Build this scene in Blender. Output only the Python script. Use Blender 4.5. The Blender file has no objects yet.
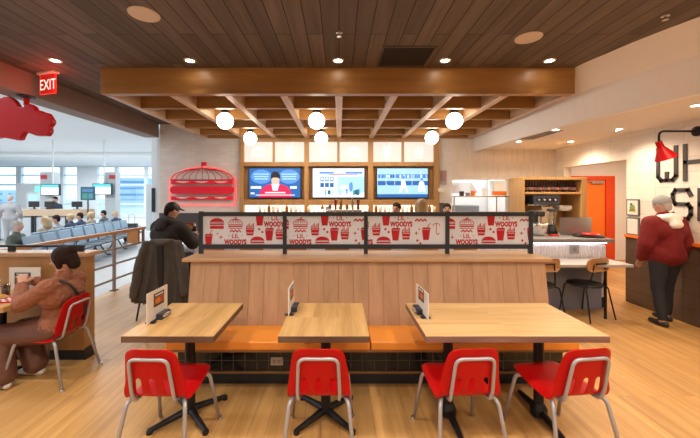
import bpy, bmesh, math, random
from mathutils import Vector, Matrix, noise
random.seed(4)
PI = math.pi
C = bpy.context.scene.collection
sc = bpy.context.scene
H = 1.68            # eye height
F = 330.0           # focal length in pixels of the 700x438 frame

# ------------------------------------------------------------------ camera
cam_d = bpy.data.cameras.new('camera'); cam = bpy.data.objects.new('camera', cam_d); C.objects.link(cam)
cam.location = (0, 0, H); cam.rotation_euler = (PI/2, 0, 0)
cam_d.sensor_width = 36; cam_d.lens = F/700*36
cam_d.shift_x = 11/700; cam_d.shift_y = -23/700
cam_d.clip_start = 0.05; cam_d.clip_end = 500
sc.camera = cam
# ------------------------------------------------------------------ view + world
sc.view_settings.view_transform = 'Standard'; sc.view_settings.look = 'None'
sc.view_settings.gamma = 1; sc.view_settings.use_curve_mapping = False
sc.view_settings.exposure = 0.27
w = bpy.data.worlds.new('sky'); sc.world = w; w.use_nodes = True
bg = w.node_tree.nodes['Background']; bg.inputs[0].default_value = (0.72, 0.88, 1.0, 1); bg.inputs[1].default_value = 2.2

# ------------------------------------------------------------------ big lights
def light(kind, name, loc, energy, col=(1,1,1), rot=(0,0,0), **kw):
    d = bpy.data.lights.new(name, kind); d.energy = energy; d.color = col
    for k, v in kw.items(): setattr(d, k, v)
    o = bpy.data.objects.new(name, d); C.objects.link(o); o.location = loc; o.rotation_euler = rot
    return o
WARM = (1.0, 0.87, 0.72)
for yy in (3.0, 9.0, 15.8, 22.0):       # light strips in the concourse ceiling
    light('AREA', 'concourse_light', (-13, yy, 3.97), 520, (0.90, 0.96, 1.0), shape='RECTANGLE', size=15, size_y=0.35)
DOWN = []
for yy in (3.70, 1.75, 0.1, -1.8):  # far row is in view; rows toward the camera are unseen, added as fill
    for xx in ((-3.18, -1.67, -0.01, 1.19, 2.36) if yy > 3 else (-3.0, -1.5, 0.0, 1.4, 2.55)):
        DOWN.append((xx, yy, 3.2))
DOWN_LOW = [(3.23, 4.92, 2.67), (3.26, 5.98, 2.67), (4.2, 5.98, 2.67), (4.13, 4.88, 2.67), (3.9, 3.6, 2.67), (3.9, 2.3, 2.67), (3.9, .4, 2.67)]
SPOT_E, LOW_E = 88, 62

light('AREA', 'passage_fill_light', (6.6, 6.8, 2.73), 60, (1,.80,.58), shape='RECTANGLE', size=1.0, size_y=1.0)  # unseen area lamp added to brighten the dark passage
light('AREA', 'bar_fill_light', (0, 5.95, 2.86), 55, (1,.82,.62), shape='RECTANGLE', size=3.6, size_y=.1)  # added fill without a fitting, brightens the bar and its back wall
# ------------------------------------------------------------------ materials
def nmat(name):
    m = bpy.data.materials.new(name); m.use_nodes = True
    nt = m.node_tree; b = nt.nodes['Principled BSDF']
    return m, nt, b
def setspec(b, rough, metal=0, coat=0, spec=.5):
    b.inputs['Roughness'].default_value = rough; b.inputs['Metallic'].default_value = metal
    b.inputs['Coat Weight'].default_value = coat; b.inputs['Specular IOR Level'].default_value = spec
def plain(name, col, rough=.5, metal=0, coat=0, var=.06, vscale=6, bump=0, bscale=60, spec=.5, trans=0):
    m, nt, b = nmat(name); setspec(b, rough, metal, coat, spec)
    L = nt.links.new; N = nt.nodes.new
    tc = N('ShaderNodeTexCoord'); n = N('ShaderNodeTexNoise'); n.inputs['Scale'].default_value = vscale; n.inputs['Detail'].default_value = 4
    L(tc.outputs['Object'], n.inputs['Vector'])
    mx = N('ShaderNodeMix'); mx.data_type = 'RGBA'
    mx.inputs['A'].default_value = (*[c*(1-var) for c in col], 1); mx.inputs['B'].default_value = (*[min(1, c*(1+var)) for c in col], 1)
    L(n.outputs['Fac'], mx.inputs['Factor']); L(mx.outputs['Result'], b.inputs['Base Color'])
    if bump:
        n2 = N('ShaderNodeTexNoise'); n2.inputs['Scale'].default_value = bscale; n2.inputs['Detail'].default_value = 3
        L(tc.outputs['Object'], n2.inputs['Vector'])
        bp = N('ShaderNodeBump'); bp.inputs['Strength'].default_value = bump; bp.inputs['Distance'].default_value = .01
        L(n2.outputs['Fac'], bp.inputs['Height']); L(bp.outputs['Normal'], b.inputs['Normal'])
    if trans: b.inputs['Transmission Weight'].default_value = trans
    return m
def emis(name, col, strength):
    m, nt, b = nmat(name)
    b.inputs['Base Color'].default_value = (*[c*.3 for c in col], 1)
    b.inputs['Emission Color'].default_value = (*col, 1); b.inputs['Emission Strength'].default_value = strength
    return m
def wood(name, dark, light_, axis='y', grain=9, stretch=.07, rough=.4, plank=None, gap=(.05,.03,.02), pvar=.12, coat=0, across=None, mortar=.004, gbump=.3, off=.37):
    """axis: grain direction. plank=(width,length)"""
    m, nt, b = nmat(name); setspec(b, rough, 0, coat)
    L = nt.links.new; N = nt.nodes.new
    tc = N('ShaderNodeTexCoord'); sp = N('ShaderNodeSeparateXYZ'); L(tc.outputs['Object'], sp.inputs[0])
    mp = N('ShaderNodeMapping'); L(tc.outputs['Object'], mp.inputs['Vector'])
    s = [grain]*3; s['xyz'.index(axis)] = grain*stretch
    mp.inputs['Scale'].default_value = s
    n = N('ShaderNodeTexNoise'); n.inputs['Scale'].default_value = 1; n.inputs['Detail'].default_value = 6; n.inputs['Roughness'].default_value = .62; n.inputs['Distortion'].default_value = .6
    vec = mp.outputs['Vector']
    if plank:
        br = N('ShaderNodeTexBrick'); br.offset = off; br.offset_frequency = 2
        cb = N('ShaderNodeCombineXYZ')
        ac = across or {'y':'X','x':'Y','z':'X'}[axis]
        L(sp.outputs[axis.upper()], cb.inputs[0]); L(sp.outputs[ac], cb.inputs[1]); L(cb.outputs[0], br.inputs['Vector'])
        br.inputs['Scale'].default_value = 1; br.inputs['Brick Width'].default_value = plank[1]; br.inputs['Row Height'].default_value = plank[0]
        br.inputs['Mortar Size'].default_value = mortar; br.inputs['Mortar Smooth'].default_value = .2; br.inputs['Bias'].default_value = 0
        br.inputs['Color1'].default_value = (0,0,0,1); br.inputs['Color2'].default_value = (1,1,1,1); br.inputs['Mortar'].default_value = (.5,.5,.5,1)
        # shift the grain per plank
        va = N('ShaderNodeVectorMath'); va.operation = 'MULTIPLY_ADD'
        L(br.outputs['Color'], va.inputs[0]); va.inputs[1].default_value = (7, 7, 7); L(mp.outputs['Vector'], va.inputs[2])
        vec = va.outputs[0]
    L(vec, n.inputs['Vector'])
    rp = N('ShaderNodeValToRGB'); rp.color_ramp.elements[0].position = .32; rp.color_ramp.elements[1].position = .68
    rp.color_ramp.elements[0].color = (*dark, 1); rp.color_ramp.elements[1].color = (*light_, 1)
    L(n.outputs['Fac'], rp.inputs['Fac'])
    col = rp.outputs['Color']; hgt = n.outputs['Fac']
    if plank:
        mr = N('ShaderNodeMapRange'); mr.inputs['To Min'].default_value = 1-pvar; mr.inputs['To Max'].default_value = 1+pvar
        L(br.outputs['Color'], mr.inputs['Value'])
        mu = N('ShaderNodeVectorMath'); mu.operation = 'SCALE'; L(col, mu.inputs[0]); L(mr.outputs['Result'], mu.inputs['Scale'])
        mg = N('ShaderNodeMix'); mg.data_type = 'RGBA'; L(br.outputs['Fac'], mg.inputs['Factor']); L(mu.outputs[0], mg.inputs['A']); mg.inputs['B'].default_value = (*gap, 1)
        col = mg.outputs['Result']
        su = N('ShaderNodeMath'); su.operation = 'SUBTRACT'; L(n.outputs['Fac'], su.inputs[0]); L(br.outputs['Fac'], su.inputs[1]); hgt = su.outputs[0]
    L(col, b.inputs['Base Color'])
    bp = N('ShaderNodeBump'); bp.inputs['Strength'].default_value = gbump; bp.inputs['Distance'].default_value = .003
    L(hgt, bp.inputs['Height']); L(bp.outputs['Normal'], b.inputs['Normal'])
    return m
def tiles(name, col, grout, w_, h_, u='X', v='Z', rough=.3, offset=0.0, mortar=.004, var=.05, coat=0, bump=.5):
    m, nt, b = nmat(name); setspec(b, rough, 0, coat)
    L = nt.links.new; N = nt.nodes.new
    tc = N('ShaderNodeTexCoord'); sp = N('ShaderNodeSeparateXYZ'); L(tc.outputs['Object'], sp.inputs[0])
    cb = N('ShaderNodeCombineXYZ'); L(sp.outputs[u], cb.inputs[0]); L(sp.outputs[v], cb.inputs[1])
    br = N('ShaderNodeTexBrick'); br.offset = offset; L(cb.outputs[0], br.inputs['Vector'])
    br.inputs['Scale'].default_value = 1; br.inputs['Brick Width'].default_value = w_; br.inputs['Row Height'].default_value = h_
    br.inputs['Mortar Size'].default_value = mortar; br.inputs['Mortar Smooth'].default_value = .3
    br.inputs['Color1'].default_value = (*[c*(1-var) for c in col], 1); br.inputs['Color2'].default_value = (*[min(1,c*(1+var)) for c in col], 1); br.inputs['Mortar'].default_value = (*grout, 1)
    L(br.outputs['Color'], b.inputs['Base Color'])
    iv = N('ShaderNodeMath'); iv.operation = 'SUBTRACT'; iv.inputs[0].default_value = 1; L(br.outputs['Fac'], iv.inputs[1])
    bp = N('ShaderNodeBump'); bp.inputs['Strength'].default_value = bump; bp.inputs['Distance'].default_value = .003
    L(iv.outputs[0], bp.inputs['Height']); L(bp.outputs['Normal'], b.inputs['Normal'])
    return m
def glass(name, tint=(.9,.97,1), alpha=.12, rough=.02):
    m = bpy.data.materials.new(name); m.use_nodes = True; nt = m.node_tree; nt.nodes.clear()
    o = nt.nodes.new('ShaderNodeOutputMaterial'); mx = nt.nodes.new('ShaderNodeMixShader')
    t = nt.nodes.new('ShaderNodeBsdfTransparent'); g = nt.nodes.new('ShaderNodeBsdfGlossy')
    t.inputs[0].default_value = (*tint, 1); g.inputs['Roughness'].default_value = rough; mx.inputs[0].default_value = alpha
    nt.links.new(t.outputs[0], mx.inputs[1]); nt.links.new(g.outputs[0], mx.inputs[2]); nt.links.new(mx.outputs[0], o.inputs[0])
    return m

M = {}
M['floor'] = wood('oak_floor', (.42,.215,.065), (.60,.345,.125), 'y', grain=14, stretch=.05, rough=.42, plank=(.13,1.7), gap=(.32,.16,.05), pvar=.09, mortar=.0015, gbump=.08)
M['conc_floor'] = tiles('terrazzo', (.44,.43,.42), (.42,.43,.44), 1.2, 1.2, 'X', 'Y', rough=.35, mortar=.006, bump=.05)
M['ceil'] = wood('ceiling_boards', (.100,.074,.058), (.165,.127,.102), 'y', grain=10, stretch=.06, rough=.7, plank=(.15,1.9), gap=(.018,.011,.008), pvar=.20, mortar=.005)
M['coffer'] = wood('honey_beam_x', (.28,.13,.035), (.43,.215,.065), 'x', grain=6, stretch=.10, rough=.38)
M['coffer_y_lit'] = wood('honey_beam_y_lit', (.50,.32,.19), (.66,.46,.30), 'y', grain=6, stretch=.10, rough=.38)  # same timber as the cross beams, light on it put into the paler colour
M['frame_w'] = wood('oak_frame', (.36,.19,.07), (.48,.27,.11), 'z', grain=8, rough=.4)
M['cab_w'] = wood('cabinet_oak', (.52,.29,.10), (.64,.39,.16), 'z', grain=8, rough=.4)
M['booth_w'] = wood('booth_planks', (.40,.235,.135), (.51,.315,.190), 'z', grain=12, stretch=.05, rough=.45, plank=(.1433,9), gap=(.22,.11,.06), pvar=.07, mortar=.0008, gbump=.15, off=0)
M['cap_w'] = wood('booth_cap', (.46,.27,.14), (.58,.36,.20), 'x', grain=10, rough=.4)
M['part_w'] = wood('partition_oak', (.40,.20,.07), (.50,.27,.10), 'z', grain=10, rough=.42)
M['table_y'] = wood('butcher_block_lengthwise', (.44,.245,.085), (.64,.40,.165), 'y', grain=15, stretch=.06, rough=.35, plank=(.10,3), gap=(.60,.38,.18), pvar=.08, mortar=.0006, gbump=.05, off=0)
M['table_x'] = wood('butcher_block_crosswise', (.52,.31,.125), (.70,.47,.225), 'x', grain=15, stretch=.06, rough=.35, plank=(.10,3), gap=(.60,.38,.18), pvar=.07, mortar=.0006, gbump=.05, off=0)
M['edge'] = wood('table_edge_brown', (.10,.055,.035), (.16,.09,.06), 'x', grain=20, rough=.5)
M['edge_red'] = wood('table_edge_red_brown', (.20,.10,.08), (.29,.16,.13), 'x', grain=20, rough=.5)
M['white_tile'] = tiles('white_wall_tile', (.80,.78,.76), (.73,.70,.67), .21, .075, 'X', 'Z', rough=.4, offset=.5, bump=.3, mortar=.003)
M['white_tile_v'] = tiles('white_stacked_tile', (.82,.74,.66), (.72,.64,.56), .05, .30, 'X', 'Z', rough=.45, bump=.2, mortar=.003)
M['right_tile'] = tiles('white_block_tile', (.80,.76,.70), (.64,.58,.52), .40, .20, 'Y', 'Z', rough=.45, offset=0, bump=.25, mortar=.004)
M['dark_wains'] = tiles('dark_brown_wainscot_tile', (.13,.085,.06), (.06,.04,.03), .20, .20, 'Y', 'Z', rough=.35)
M['dark_panel'] = plain('charcoal_panel', (.07,.068,.075), .5)
M['plaster'] = plain('cream_plaster', (.90,.86,.83), .75, var=.02)
M['plaster_l'] = plain('cream_ceiling', (.82,.75,.66), .8, var=.02)
M['taupe'] = plain('taupe_paint', (.30,.23,.205), .55, var=.03)
M['conc_ceil'] = plain('white_ceiling', (.80,.83,.86), .8, var=.03, vscale=.5)
M['conc_white'] = plain('white_panel_paint', (.80,.83,.85), .5, var=.02)
M['conc_grey'] = plain('grey_panel_paint', (.50,.54,.57), .5, var=.03)
M['red'] = plain('red_plastic', (.46,.002,.003), .42, var=.05, vscale=3, bump=.05, bscale=400, spec=.22)
M['steel'] = plain('brushed_tube', (.40,.40,.44), .4, .35, var=.08, vscale=20)
M['steel_b'] = plain('bright_steel', (.72,.71,.70), .25, .9, var=.05)
M['black'] = plain('black_metal', (.012,.012,.014), .45, .2)
M['black_p'] = plain('black_plastic', (.02,.02,.022), .5)
M['frame_g'] = plain('charcoal_frame', (.028,.036,.048), .5)
M['orange'] = plain('orange_vinyl', (.78,.27,.035), .42, var=.05, bump=.1, bscale=150)
M['btile'] = tiles('black_glazed_tile', (.012,.012,.013), (.10,.095,.085), .105, .105, 'X', 'Z', rough=.12, mortar=.003)
M['toe'] = plain('black_toe_kick', (.014,.017,.024), .45)
M['trimw'] = plain('wood_trim', (.26,.13,.05), .45)
M['panel_w'] = plain('lilac_white_laminate', (.90,.93,1.0), .4, var=.02)
_m = M['panel_w']; _nt = _m.node_tree; _b = _nt.nodes['Principled BSDF']; _o = _nt.nodes['Material Output']
_t = _nt.nodes.new('ShaderNodeBsdfTranslucent'); _t.inputs[0].default_value = (.92, .94, 1, 1); _x = _nt.nodes.new('ShaderNodeMixShader'); _x.inputs[0].default_value = .38
_nt.links.new(_b.outputs[0], _x.inputs[1]); _nt.links.new(_t.outputs[0], _x.inputs[2]); _nt.links.new(_x.outputs[0], _o.inputs[0])
M['print_r'] = plain('red_ink', (.58,.006,.022), .5, var=.02)
M['white'] = plain('white_paint', (.82,.80,.78), .5, var=.02)
M['paper'] = plain('white_card', (.80,.77,.73), .6, var=.02)
M['letter'] = plain('charcoal_letter', (.055,.05,.055), .5)
M['counter'] = plain('grey_stone', (.25,.25,.27), .3, var=.1, vscale=40)
M['grey_base'] = plain('blue_grey_panel', (.24,.28,.40), .55)
M['flute'] = plain('fluted_white', (.80,.78,.80), .45)
M['ply'] = plain('ply_wood', (.46,.24,.10), .4, var=.12, vscale=10)
M['orange_door'] = plain('orange_door_paint', (.90,.20,.02), .45, var=.03)
M['red_frame'] = plain('red_door_frame', (.75,.07,.01), .45)
M['glass'] = glass('window_glass')
M['cglass'] = glass('clear_glass', (.93,.96,.97), .15)
M['globe'] = emis('opal_globe', (1.0,.86,.70), 11.0)
M['lamp'] = emis('lamp_face', (1.0,.86,.68), 22)
M['lightbox'] = emis('lightbox_face', (1.0,.86,.76), 0.66)
M['lightbox_i'] = emis('lightbox_icon', (1.0,.92,.84), 0.80)
M['shelf_glow'] = emis('backlit_shelf', (1.0,.82,.60), 1.6)
M['neon'] = emis('red_neon', (1.0,.03,.03), 2.0)
M['exit_r'] = emis('exit_red', (1.0,.03,.015), 1.1)
M['exit_l'] = emis('exit_letter', (1.0,.50,.42), 2.0)
M['skin'] = plain('skin', (.56,.30,.21), .5, var=.06)
M['skin2'] = plain('skin_pale', (.68,.42,.33), .5, var=.05)
M['hair'] = plain('dark_hair', (.022,.011,.008), .75, spec=.2, bump=.5, bscale=90)
M['hair_b'] = plain('blonde_hair', (.48,.33,.17), .5, bump=.5, bscale=90)
M['hair_g'] = plain('grey_hair', (.42,.36,.33), .6, bump=.5, bscale=90)
M['eye'] = plain('eye', (.05,.03,.02), .2)
M['mouth'] = plain('lips', (.42,.13,.11), .5)
M['rust'] = plain('rust_fleece', (.30,.115,.065), .95, var=.35, vscale=28, bump=1.0, bscale=70)
M['satin'] = plain('brown_satin', (.13,.055,.04), .32, var=.2, vscale=5)
M['hood'] = plain('charcoal_knit', (.028,.023,.021), .9, var=.15, bump=.4, bscale=120)
M['denim'] = plain('black_denim', (.02,.022,.03), .8)
M['maroon'] = plain('maroon_fleece', (.17,.006,.009), .85, var=.2, bump=.3, bscale=80)
M['coat'] = plain('taupe_wool', (.088,.075,.066), .95, var=.2, vscale=18, bump=.5, bscale=150)
M['coat_fold'] = plain('dark_fold_shade', (.02,.018,.017), .8)
M['navy'] = plain('navy_cloth', (.03,.045,.085), .85, var=.15)
M['olive'] = plain('olive_cloth', (.10,.12,.10), .85, var=.2)
M['tan'] = plain('tan_cloth', (.36,.28,.20), .85, var=.15)
M['greyc'] = plain('grey_cloth', (.30,.30,.31), .85, var=.15)
M['seat_b'] = plain('grey_blue_vinyl', (.30,.40,.50), .42)
M['seat_f'] = plain('seat_charcoal', (.06,.075,.09), .5)

# ------------------------------------------------------------------ geometry helpers
class MB:
    def __init__(s): s.bm = bmesh.new(); s.mi = 0
    def _new(s, faces):
        for f in faces: f.material_index = s.mi
    def box(s, x0, x1, y0, y1, z0, z1, rot=None, piv=None):
        vs = [s.bm.verts.new((x, y, z)) for x in (x0, x1) for y in (y0, y1) for z in (z0, z1)]
        idx = [(0,1,3,2),(4,6,7,5),(0,4,5,1),(2,3,7,6),(0,2,6,4),(1,5,7,3)]
        s._new([s.bm.faces.new([vs[i] for i in f]) for f in idx])
        if rot:
            p = Vector(piv or ((x0+x1)/2, (y0+y1)/2, (z0+z1)/2))
            for v in vs: v.co = rot @ (v.co-p) + p
        return s
    def ring(s, c, n, r, seg, up=None):
        n = n.normalized(); a = (up or (Vector((0,0,1)) if abs(n.z) < .9 else Vector((1,0,0)))); a = (a - n*a.dot(n)).normalized(); b = n.cross(a)
        return [s.bm.verts.new(c + (a*math.cos(t)+b*math.sin(t))*r) for t in [2*PI*i/seg for i in range(seg)]]
    def tube(s, pts, r, seg=10, closed=False, cap=True):
        pts = [Vector(p) for p in pts]; rs = r if isinstance(r, (list, tuple)) else [r]*len(pts)
        rings = []; up = None; n = len(pts)
        for i, p in enumerate(pts):
            if closed: d = pts[(i+1) % n]-pts[i-1]
            else: d = (pts[min(i+1, n-1)]-pts[max(i-1, 0)])
            d = d.normalized()
            if up is None:
                up = Vector((0,0,1)) if abs(d.z) < .9 else Vector((1,0,0))
            up = (up - d*up.dot(d)).normalized()
            b = d.cross(up)
            rings.append([s.bm.verts.new(p+(up*math.cos(t)+b*math.sin(t))*rs[i]) for t in [2*PI*k/seg for k in range(seg)]])
        m = n if closed else n-1
        for i in range(m):
            A, B = rings[i], rings[(i+1) % n]
            s._new([s.bm.faces.new((A[k], A[(k+1) % seg], B[(k+1) % seg], B[k])) for k in range(seg)])
        if cap and not closed:
            s._new([s.bm.faces.new(rings[0][::-1]), s.bm.faces.new(rings[-1])])
        return s
    def lathe(s, prof, c=(0,0,0), seg=24, axis=None):
        """prof: list of (r,z)"""
        c = Vector(c); R = axis or Matrix.Identity(3); rings = []
        for r, z in prof:
            if r < 1e-5: rings.append([s.bm.verts.new(c+R@Vector((0,0,z)))])
            else: rings.append([s.bm.verts.new(c+R@Vector((r*math.cos(t), r*math.sin(t), z))) for t in [2*PI*k/seg for k in range(seg)]])
        for A, B in zip(rings, rings[1:]):
            for k in range(seg):
                a = [A[k % len(A)], A[(k+1) % len(A)], B[(k+1) % len(B)], B[k % len(B)]]
                a = list(dict.fromkeys(a))
                if len(a) > 2: s._new([s.bm.faces.new(a)])
        if len(rings[0]) > 1: s._new([s.bm.faces.new(rings[0][::-1])])
        if len(rings[-1]) > 1: s._new([s.bm.faces.new(rings[-1])])
        return s
    def prism(s, poly, d, f=lambda u, v, w_: (u, w_, v), w0=0):
        """poly [(u,v)] extruded from w0 to w0+d"""
        A = [s.bm.verts.new(f(u, v, w0)) for u, v in poly]; B = [s.bm.verts.new(f(u, v, w0+d)) for u, v in poly]
        n = len(poly); fs = [s.bm.faces.new(A[::-1]), s.bm.faces.new(B)]
        fs += [s.bm.faces.new((A[i], A[(i+1) % n], B[(i+1) % n], B[i])) for i in range(n)]
        s._new(fs); return s
    def ball(s, c, r, seg=16, rings=10, scale=(1,1,1)):
        c = Vector(c); sx, sy, sz = scale
        prof = [(math.sin(PI*i/rings)*r, -math.cos(PI*i/rings)*r) for i in range(rings+1)]
        prof[0] = (0, -r); prof[-1] = (0, r)
        return s.lathe(prof, c, seg, Matrix.Diagonal((sx, sy, sz)))
    def build(s, name, mat, parent=None, bevel=0, smooth=False, loc=None, mods=(), bseg=2):
        bmesh.ops.recalc_face_normals(s.bm, faces=s.bm.faces[:])
        me = bpy.data.meshes.new(name); s.bm.to_mesh(me); s.bm.free()
        for m in (mat if isinstance(mat, (list, tuple)) else [mat]): me.materials.append(m)
        if smooth:
            for p in me.polygons: p.use_smooth = True
        o = bpy.data.objects.new(name, me); C.objects.link(o)
        if parent: o.parent = parent
        if loc: o.location = loc
        if bevel:
            b = o.modifiers.new('bevel', 'BEVEL'); b.width = bevel; b.segments = bseg; b.limit_method = 'ANGLE'; b.angle_limit = math.radians(40)
        for k, kw in mods:
            md = o.modifiers.new(k.lower(), k)
            for a, v in kw.items(): setattr(md, a, v)
        return o
def tag(o, label, cat, group=None, kind=None):
    o['label'] = label; o['category'] = cat
    if group: o['group'] = group
    if kind: o['kind'] = kind
    return o
def thing(name, label, cat, loc=(0,0,0), rz=0, group=None):
    o = bpy.data.objects.new(name, None); C.objects.link(o); o.location = loc; o.rotation_euler = (0, 0, rz); o.empty_display_size = .1
    return tag(o, label, cat, group)
def struct(o): o['kind'] = 'structure'; return o
def dup(root, loc, rz=None, label=None, group=None):
    r = root.copy(); C.objects.link(r); r.location = loc
    if rz is not None: r.rotation_euler = (0, 0, rz)
    if label: r['label'] = label
    if group: r['group'] = group
    for ch in list(root.children):
        c = ch.copy(); C.objects.link(c); c.parent = r
        for g in ch.children:
            d = g.copy(); C.objects.link(d); d.parent = c
    return r
def bx(name, mat, *a, parent=None, bevel=0, **k):
    return MB().box(*a, **k).build(name, mat, parent, bevel)
def arc(c, a, b, r, a0, a1, n=5):
    c, a, b = Vector(c), Vector(a), Vector(b)
    return [c+a*math.cos(t)*r+b*math.sin(t)*r for t in [a0+(a1-a0)*i/n for i in range(n+1)]]
def rounded(pts, r, n=4):
    """polyline with filleted corners"""
    pts = [Vector(p) for p in pts]; out = [pts[0]]
    for i in range(1, len(pts)-1):
        p, a, b = pts[i], pts[i-1], pts[i+1]
        da, db = (a-p), (b-p); rr = min(r, da.length*.45, db.length*.45)
        A = p+da.normalized()*rr; B = p+db.normalized()*rr
        for k in range(n+1):
            t = k/n; out.append(A*(1-t)**2+p*2*t*(1-t)+B*t*t)
    out.append(pts[-1]); return out

# ---- flat art (printed marks)
def clip(poly, r):
    x0, y0, x1, y1 = r
    for ax, lim, sgn in ((0, x0, 1), (0, x1, -1), (1, y0, 1), (1, y1, -1)):
        out = []
        for i in range(len(poly)):
            p, q = poly[i-1], poly[i]; dp, dq = sgn*(p[ax]-lim), sgn*(q[ax]-lim)
            if (dp >= 0) != (dq >= 0):
                t = dp/(dp-dq); out.append((p[0]+(q[0]-p[0])*t, p[1]+(q[1]-p[1])*t))
            if dq >= 0: out.append(q)
        poly = out
        if len(poly) < 3: return []
    return poly
_tc = {}
def text_polys(s, bold=.02):
    k = (s, bold)
    if k in _tc: return _tc[k]
    cu = bpy.data.curves.new('t', 'FONT'); cu.body = s; cu.size = 1; cu.align_x = 'CENTER'; cu.offset = bold; cu.resolution_u = 2
    o = bpy.data.objects.new('t', cu); C.objects.link(o)
    dg = bpy.context.evaluated_depsgraph_get(); me = o.evaluated_get(dg).to_mesh()
    ps = [[(me.vertices[v].co.x, me.vertices[v].co.y) for v in p.vertices] for p in me.polygons]
    o.evaluated_get(dg).to_mesh_clear(); bpy.data.objects.remove(o); bpy.data.curves.remove(cu)
    _tc[k] = ps; return ps
class Art:
    def __init__(s): s.p = []; s.layer = 0
    def poly(s, pts, m=0, ox=0, oy=0, k=1, kx=None):
        s.p.append(([(ox+x*k*(kx or 1), oy+y*k) for x, y in pts], m, s.layer)); return s
    def rect(s, x0, y0, x1, y1, m=0, **k): return s.poly([(x0,y0),(x1,y0),(x1,y1),(x0,y1)], m, **k)
    def ell(s, cx, cy, rx, ry, m=0, n=14, a0=0, a1=2*PI, **k):
        return s.poly([(cx+rx*math.cos(a0+(a1-a0)*i/n), cy+ry*math.sin(a0+(a1-a0)*i/n)) for i in range(n if a1-a0 > 6.2 else n+1)], m, **k)
    def line(s, pts, w_, m=0, ox=0, oy=0, k=1):
        for (x0,y0),(x1,y1) in zip(pts, pts[1:]):
            d = math.hypot(x1-x0, y1-y0) or 1; nx, ny = -(y1-y0)/d*w_/2, (x1-x0)/d*w_/2
            s.poly([(x0+nx,y0+ny),(x0-nx,y0-ny),(x1-nx,y1-ny),(x1+nx,y1+ny)], m, ox, oy, k)
        return s
    def text(s, t, cx, cy, size, m=0, kx=1, bold=.02):
        for p in text_polys(t, bold): s.poly(p, m, cx, cy, size, kx)
        return s
    def build(s, name, mats, f, parent=None, rect=None, step=.0006, off=.0012):
        """f(u,v,w) -> xyz, w = distance off the face"""
        b = MB()
        for pts, m, l in s.p:
            q = clip(pts, rect) if rect else pts
            if len(q) < 3: continue
            try:
                fc = b.bm.faces.new([b.bm.verts.new(f(u, v, off+l*step)) for u, v in q]); fc.material_index = m
            except ValueError: pass
        me = bpy.data.meshes.new(name); b.bm.to_mesh(me); b.bm.free()
        for m in mats: me.materials.append(m)
        o = bpy.data.objects.new(name, me); C.objects.link(o)
        if parent: o.parent = parent
        return o

# icons, unit ~1 tall, centre 0,0 ; fg material 0, bg material 1
def ic_burger(a, x, y, k, fg=0, bgm=1):
    a.layer = 0
    a.ell(0, .08, .62, .40, fg, a0=0, a1=PI, ox=x, oy=y, k=k); a.rect(-.62, -.12, .62, .02, fg, ox=x, oy=y, k=k)
    a.rect(-.60, -.46, .60, -.24, fg, ox=x, oy=y, k=k)
    a.layer = 1; a.rect(-.56, -.20, .56, -.14, bgm, ox=x, oy=y, k=k); a.rect(-.5, .10, .5, .14, bgm, ox=x, oy=y, k=k); a.layer = 0
    a.rect(-.58, -.24, .58, -.18, fg, ox=x, oy=y, k=k)
def ic_tent(a, x, y, k, fg=0, w_=.07):
    a.layer = 0
    P = [(.62*math.cos(t), .02+.42*math.sin(t)) for t in [PI*i/12 for i in range(13)]]
    a.line(P, w_, fg, x, y, k)
    for u in (-.4, -.2, 0, .2, .4): a.line([(u*.35, .42), (u*1.1, .05)], w_*.8, fg, x, y, k)
    a.rect(-.64, -.10, .64, -.02, fg, ox=x, oy=y, k=k); a.rect(-.64, -.26, .64, -.15, fg, ox=x, oy=y, k=k); a.rect(-.6, -.42, .6, -.36, fg, ox=x, oy=y, k=k)
    a.rect(-.03, .42, .03, .6, fg, ox=x, oy=y, k=k); a.rect(.0, .5, .14, .6, fg, ox=x, oy=y, k=k)
def ic_cup(a, x, y, k, fg=0, bgm=1):
    a.layer = 0
    a.poly([(-.28,-.6),(.22,-.6),(.34,.3),(-.38,.3)], fg, x, y, k); a.poly([(-.4,.33),(.38,.33),(.34,.5),(-.3,.5)], fg, x, y, k)
    a.line([(.1,.45),(.22,.75),(.36,.85)], .07, fg, x, y, k)
def ic_fries(a, x, y, k, fg=0, bgm=1):
    a.layer = 0
    a.poly([(-.30,-.55),(.30,-.55),(.38,.1),(-.38,.1)], fg, x, y, k)
    for i in range(6): a.rect(-.34+i*.12, .12, -.26+i*.12, .42+.12*((i*7) % 3-1), fg, ox=x, oy=y, k=k)
    a.layer = 1; a.line([(-.3,-.05),(-.15,.02),(0,-.05),(.15,.02),(.3,-.05)], .05, bgm, x, y, k); a.rect(-.3, -.36, .3, -.30, bgm, ox=x, oy=y, k=k); a.layer = 0
def ic_zig(a, x, y, k, fg=0):
    a.line([(-.6+i*.2, (.12 if i % 2 else -.12)) for i in range(7)], .13, fg, x, y, k)
def ic_spark(a, x, y, k, fg=0):
    a.poly([(0,.5),(.09,.09),(.5,0),(.09,-.09),(0,-.5),(-.09,-.09),(-.5,0),(-.09,.09)], fg, x, y, k)
def ic_bits(a, x, y, k, fg=0):
    for u, v in ((-.22,.2),(.22,-.2)): a.poly([(u-.2,v),(u,v+.2),(u+.2,v),(u,v-.2)], fg, x, y, k)
def ic_logo(a, x, y, k, fg=0):
    a.layer = 0
    a.text('LIL', x, y+.08*k, .52*k, fg, 1.05, .022)
    a.text('WOODYS', x, y-.46*k, .58*k, fg, .74, .060)
    a.rect(-.62, .24, -.54, .32, fg, ox=x, oy=y, k=k); a.rect(.54, .24, .62, .32, fg, ox=x, oy=y, k=k)

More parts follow.
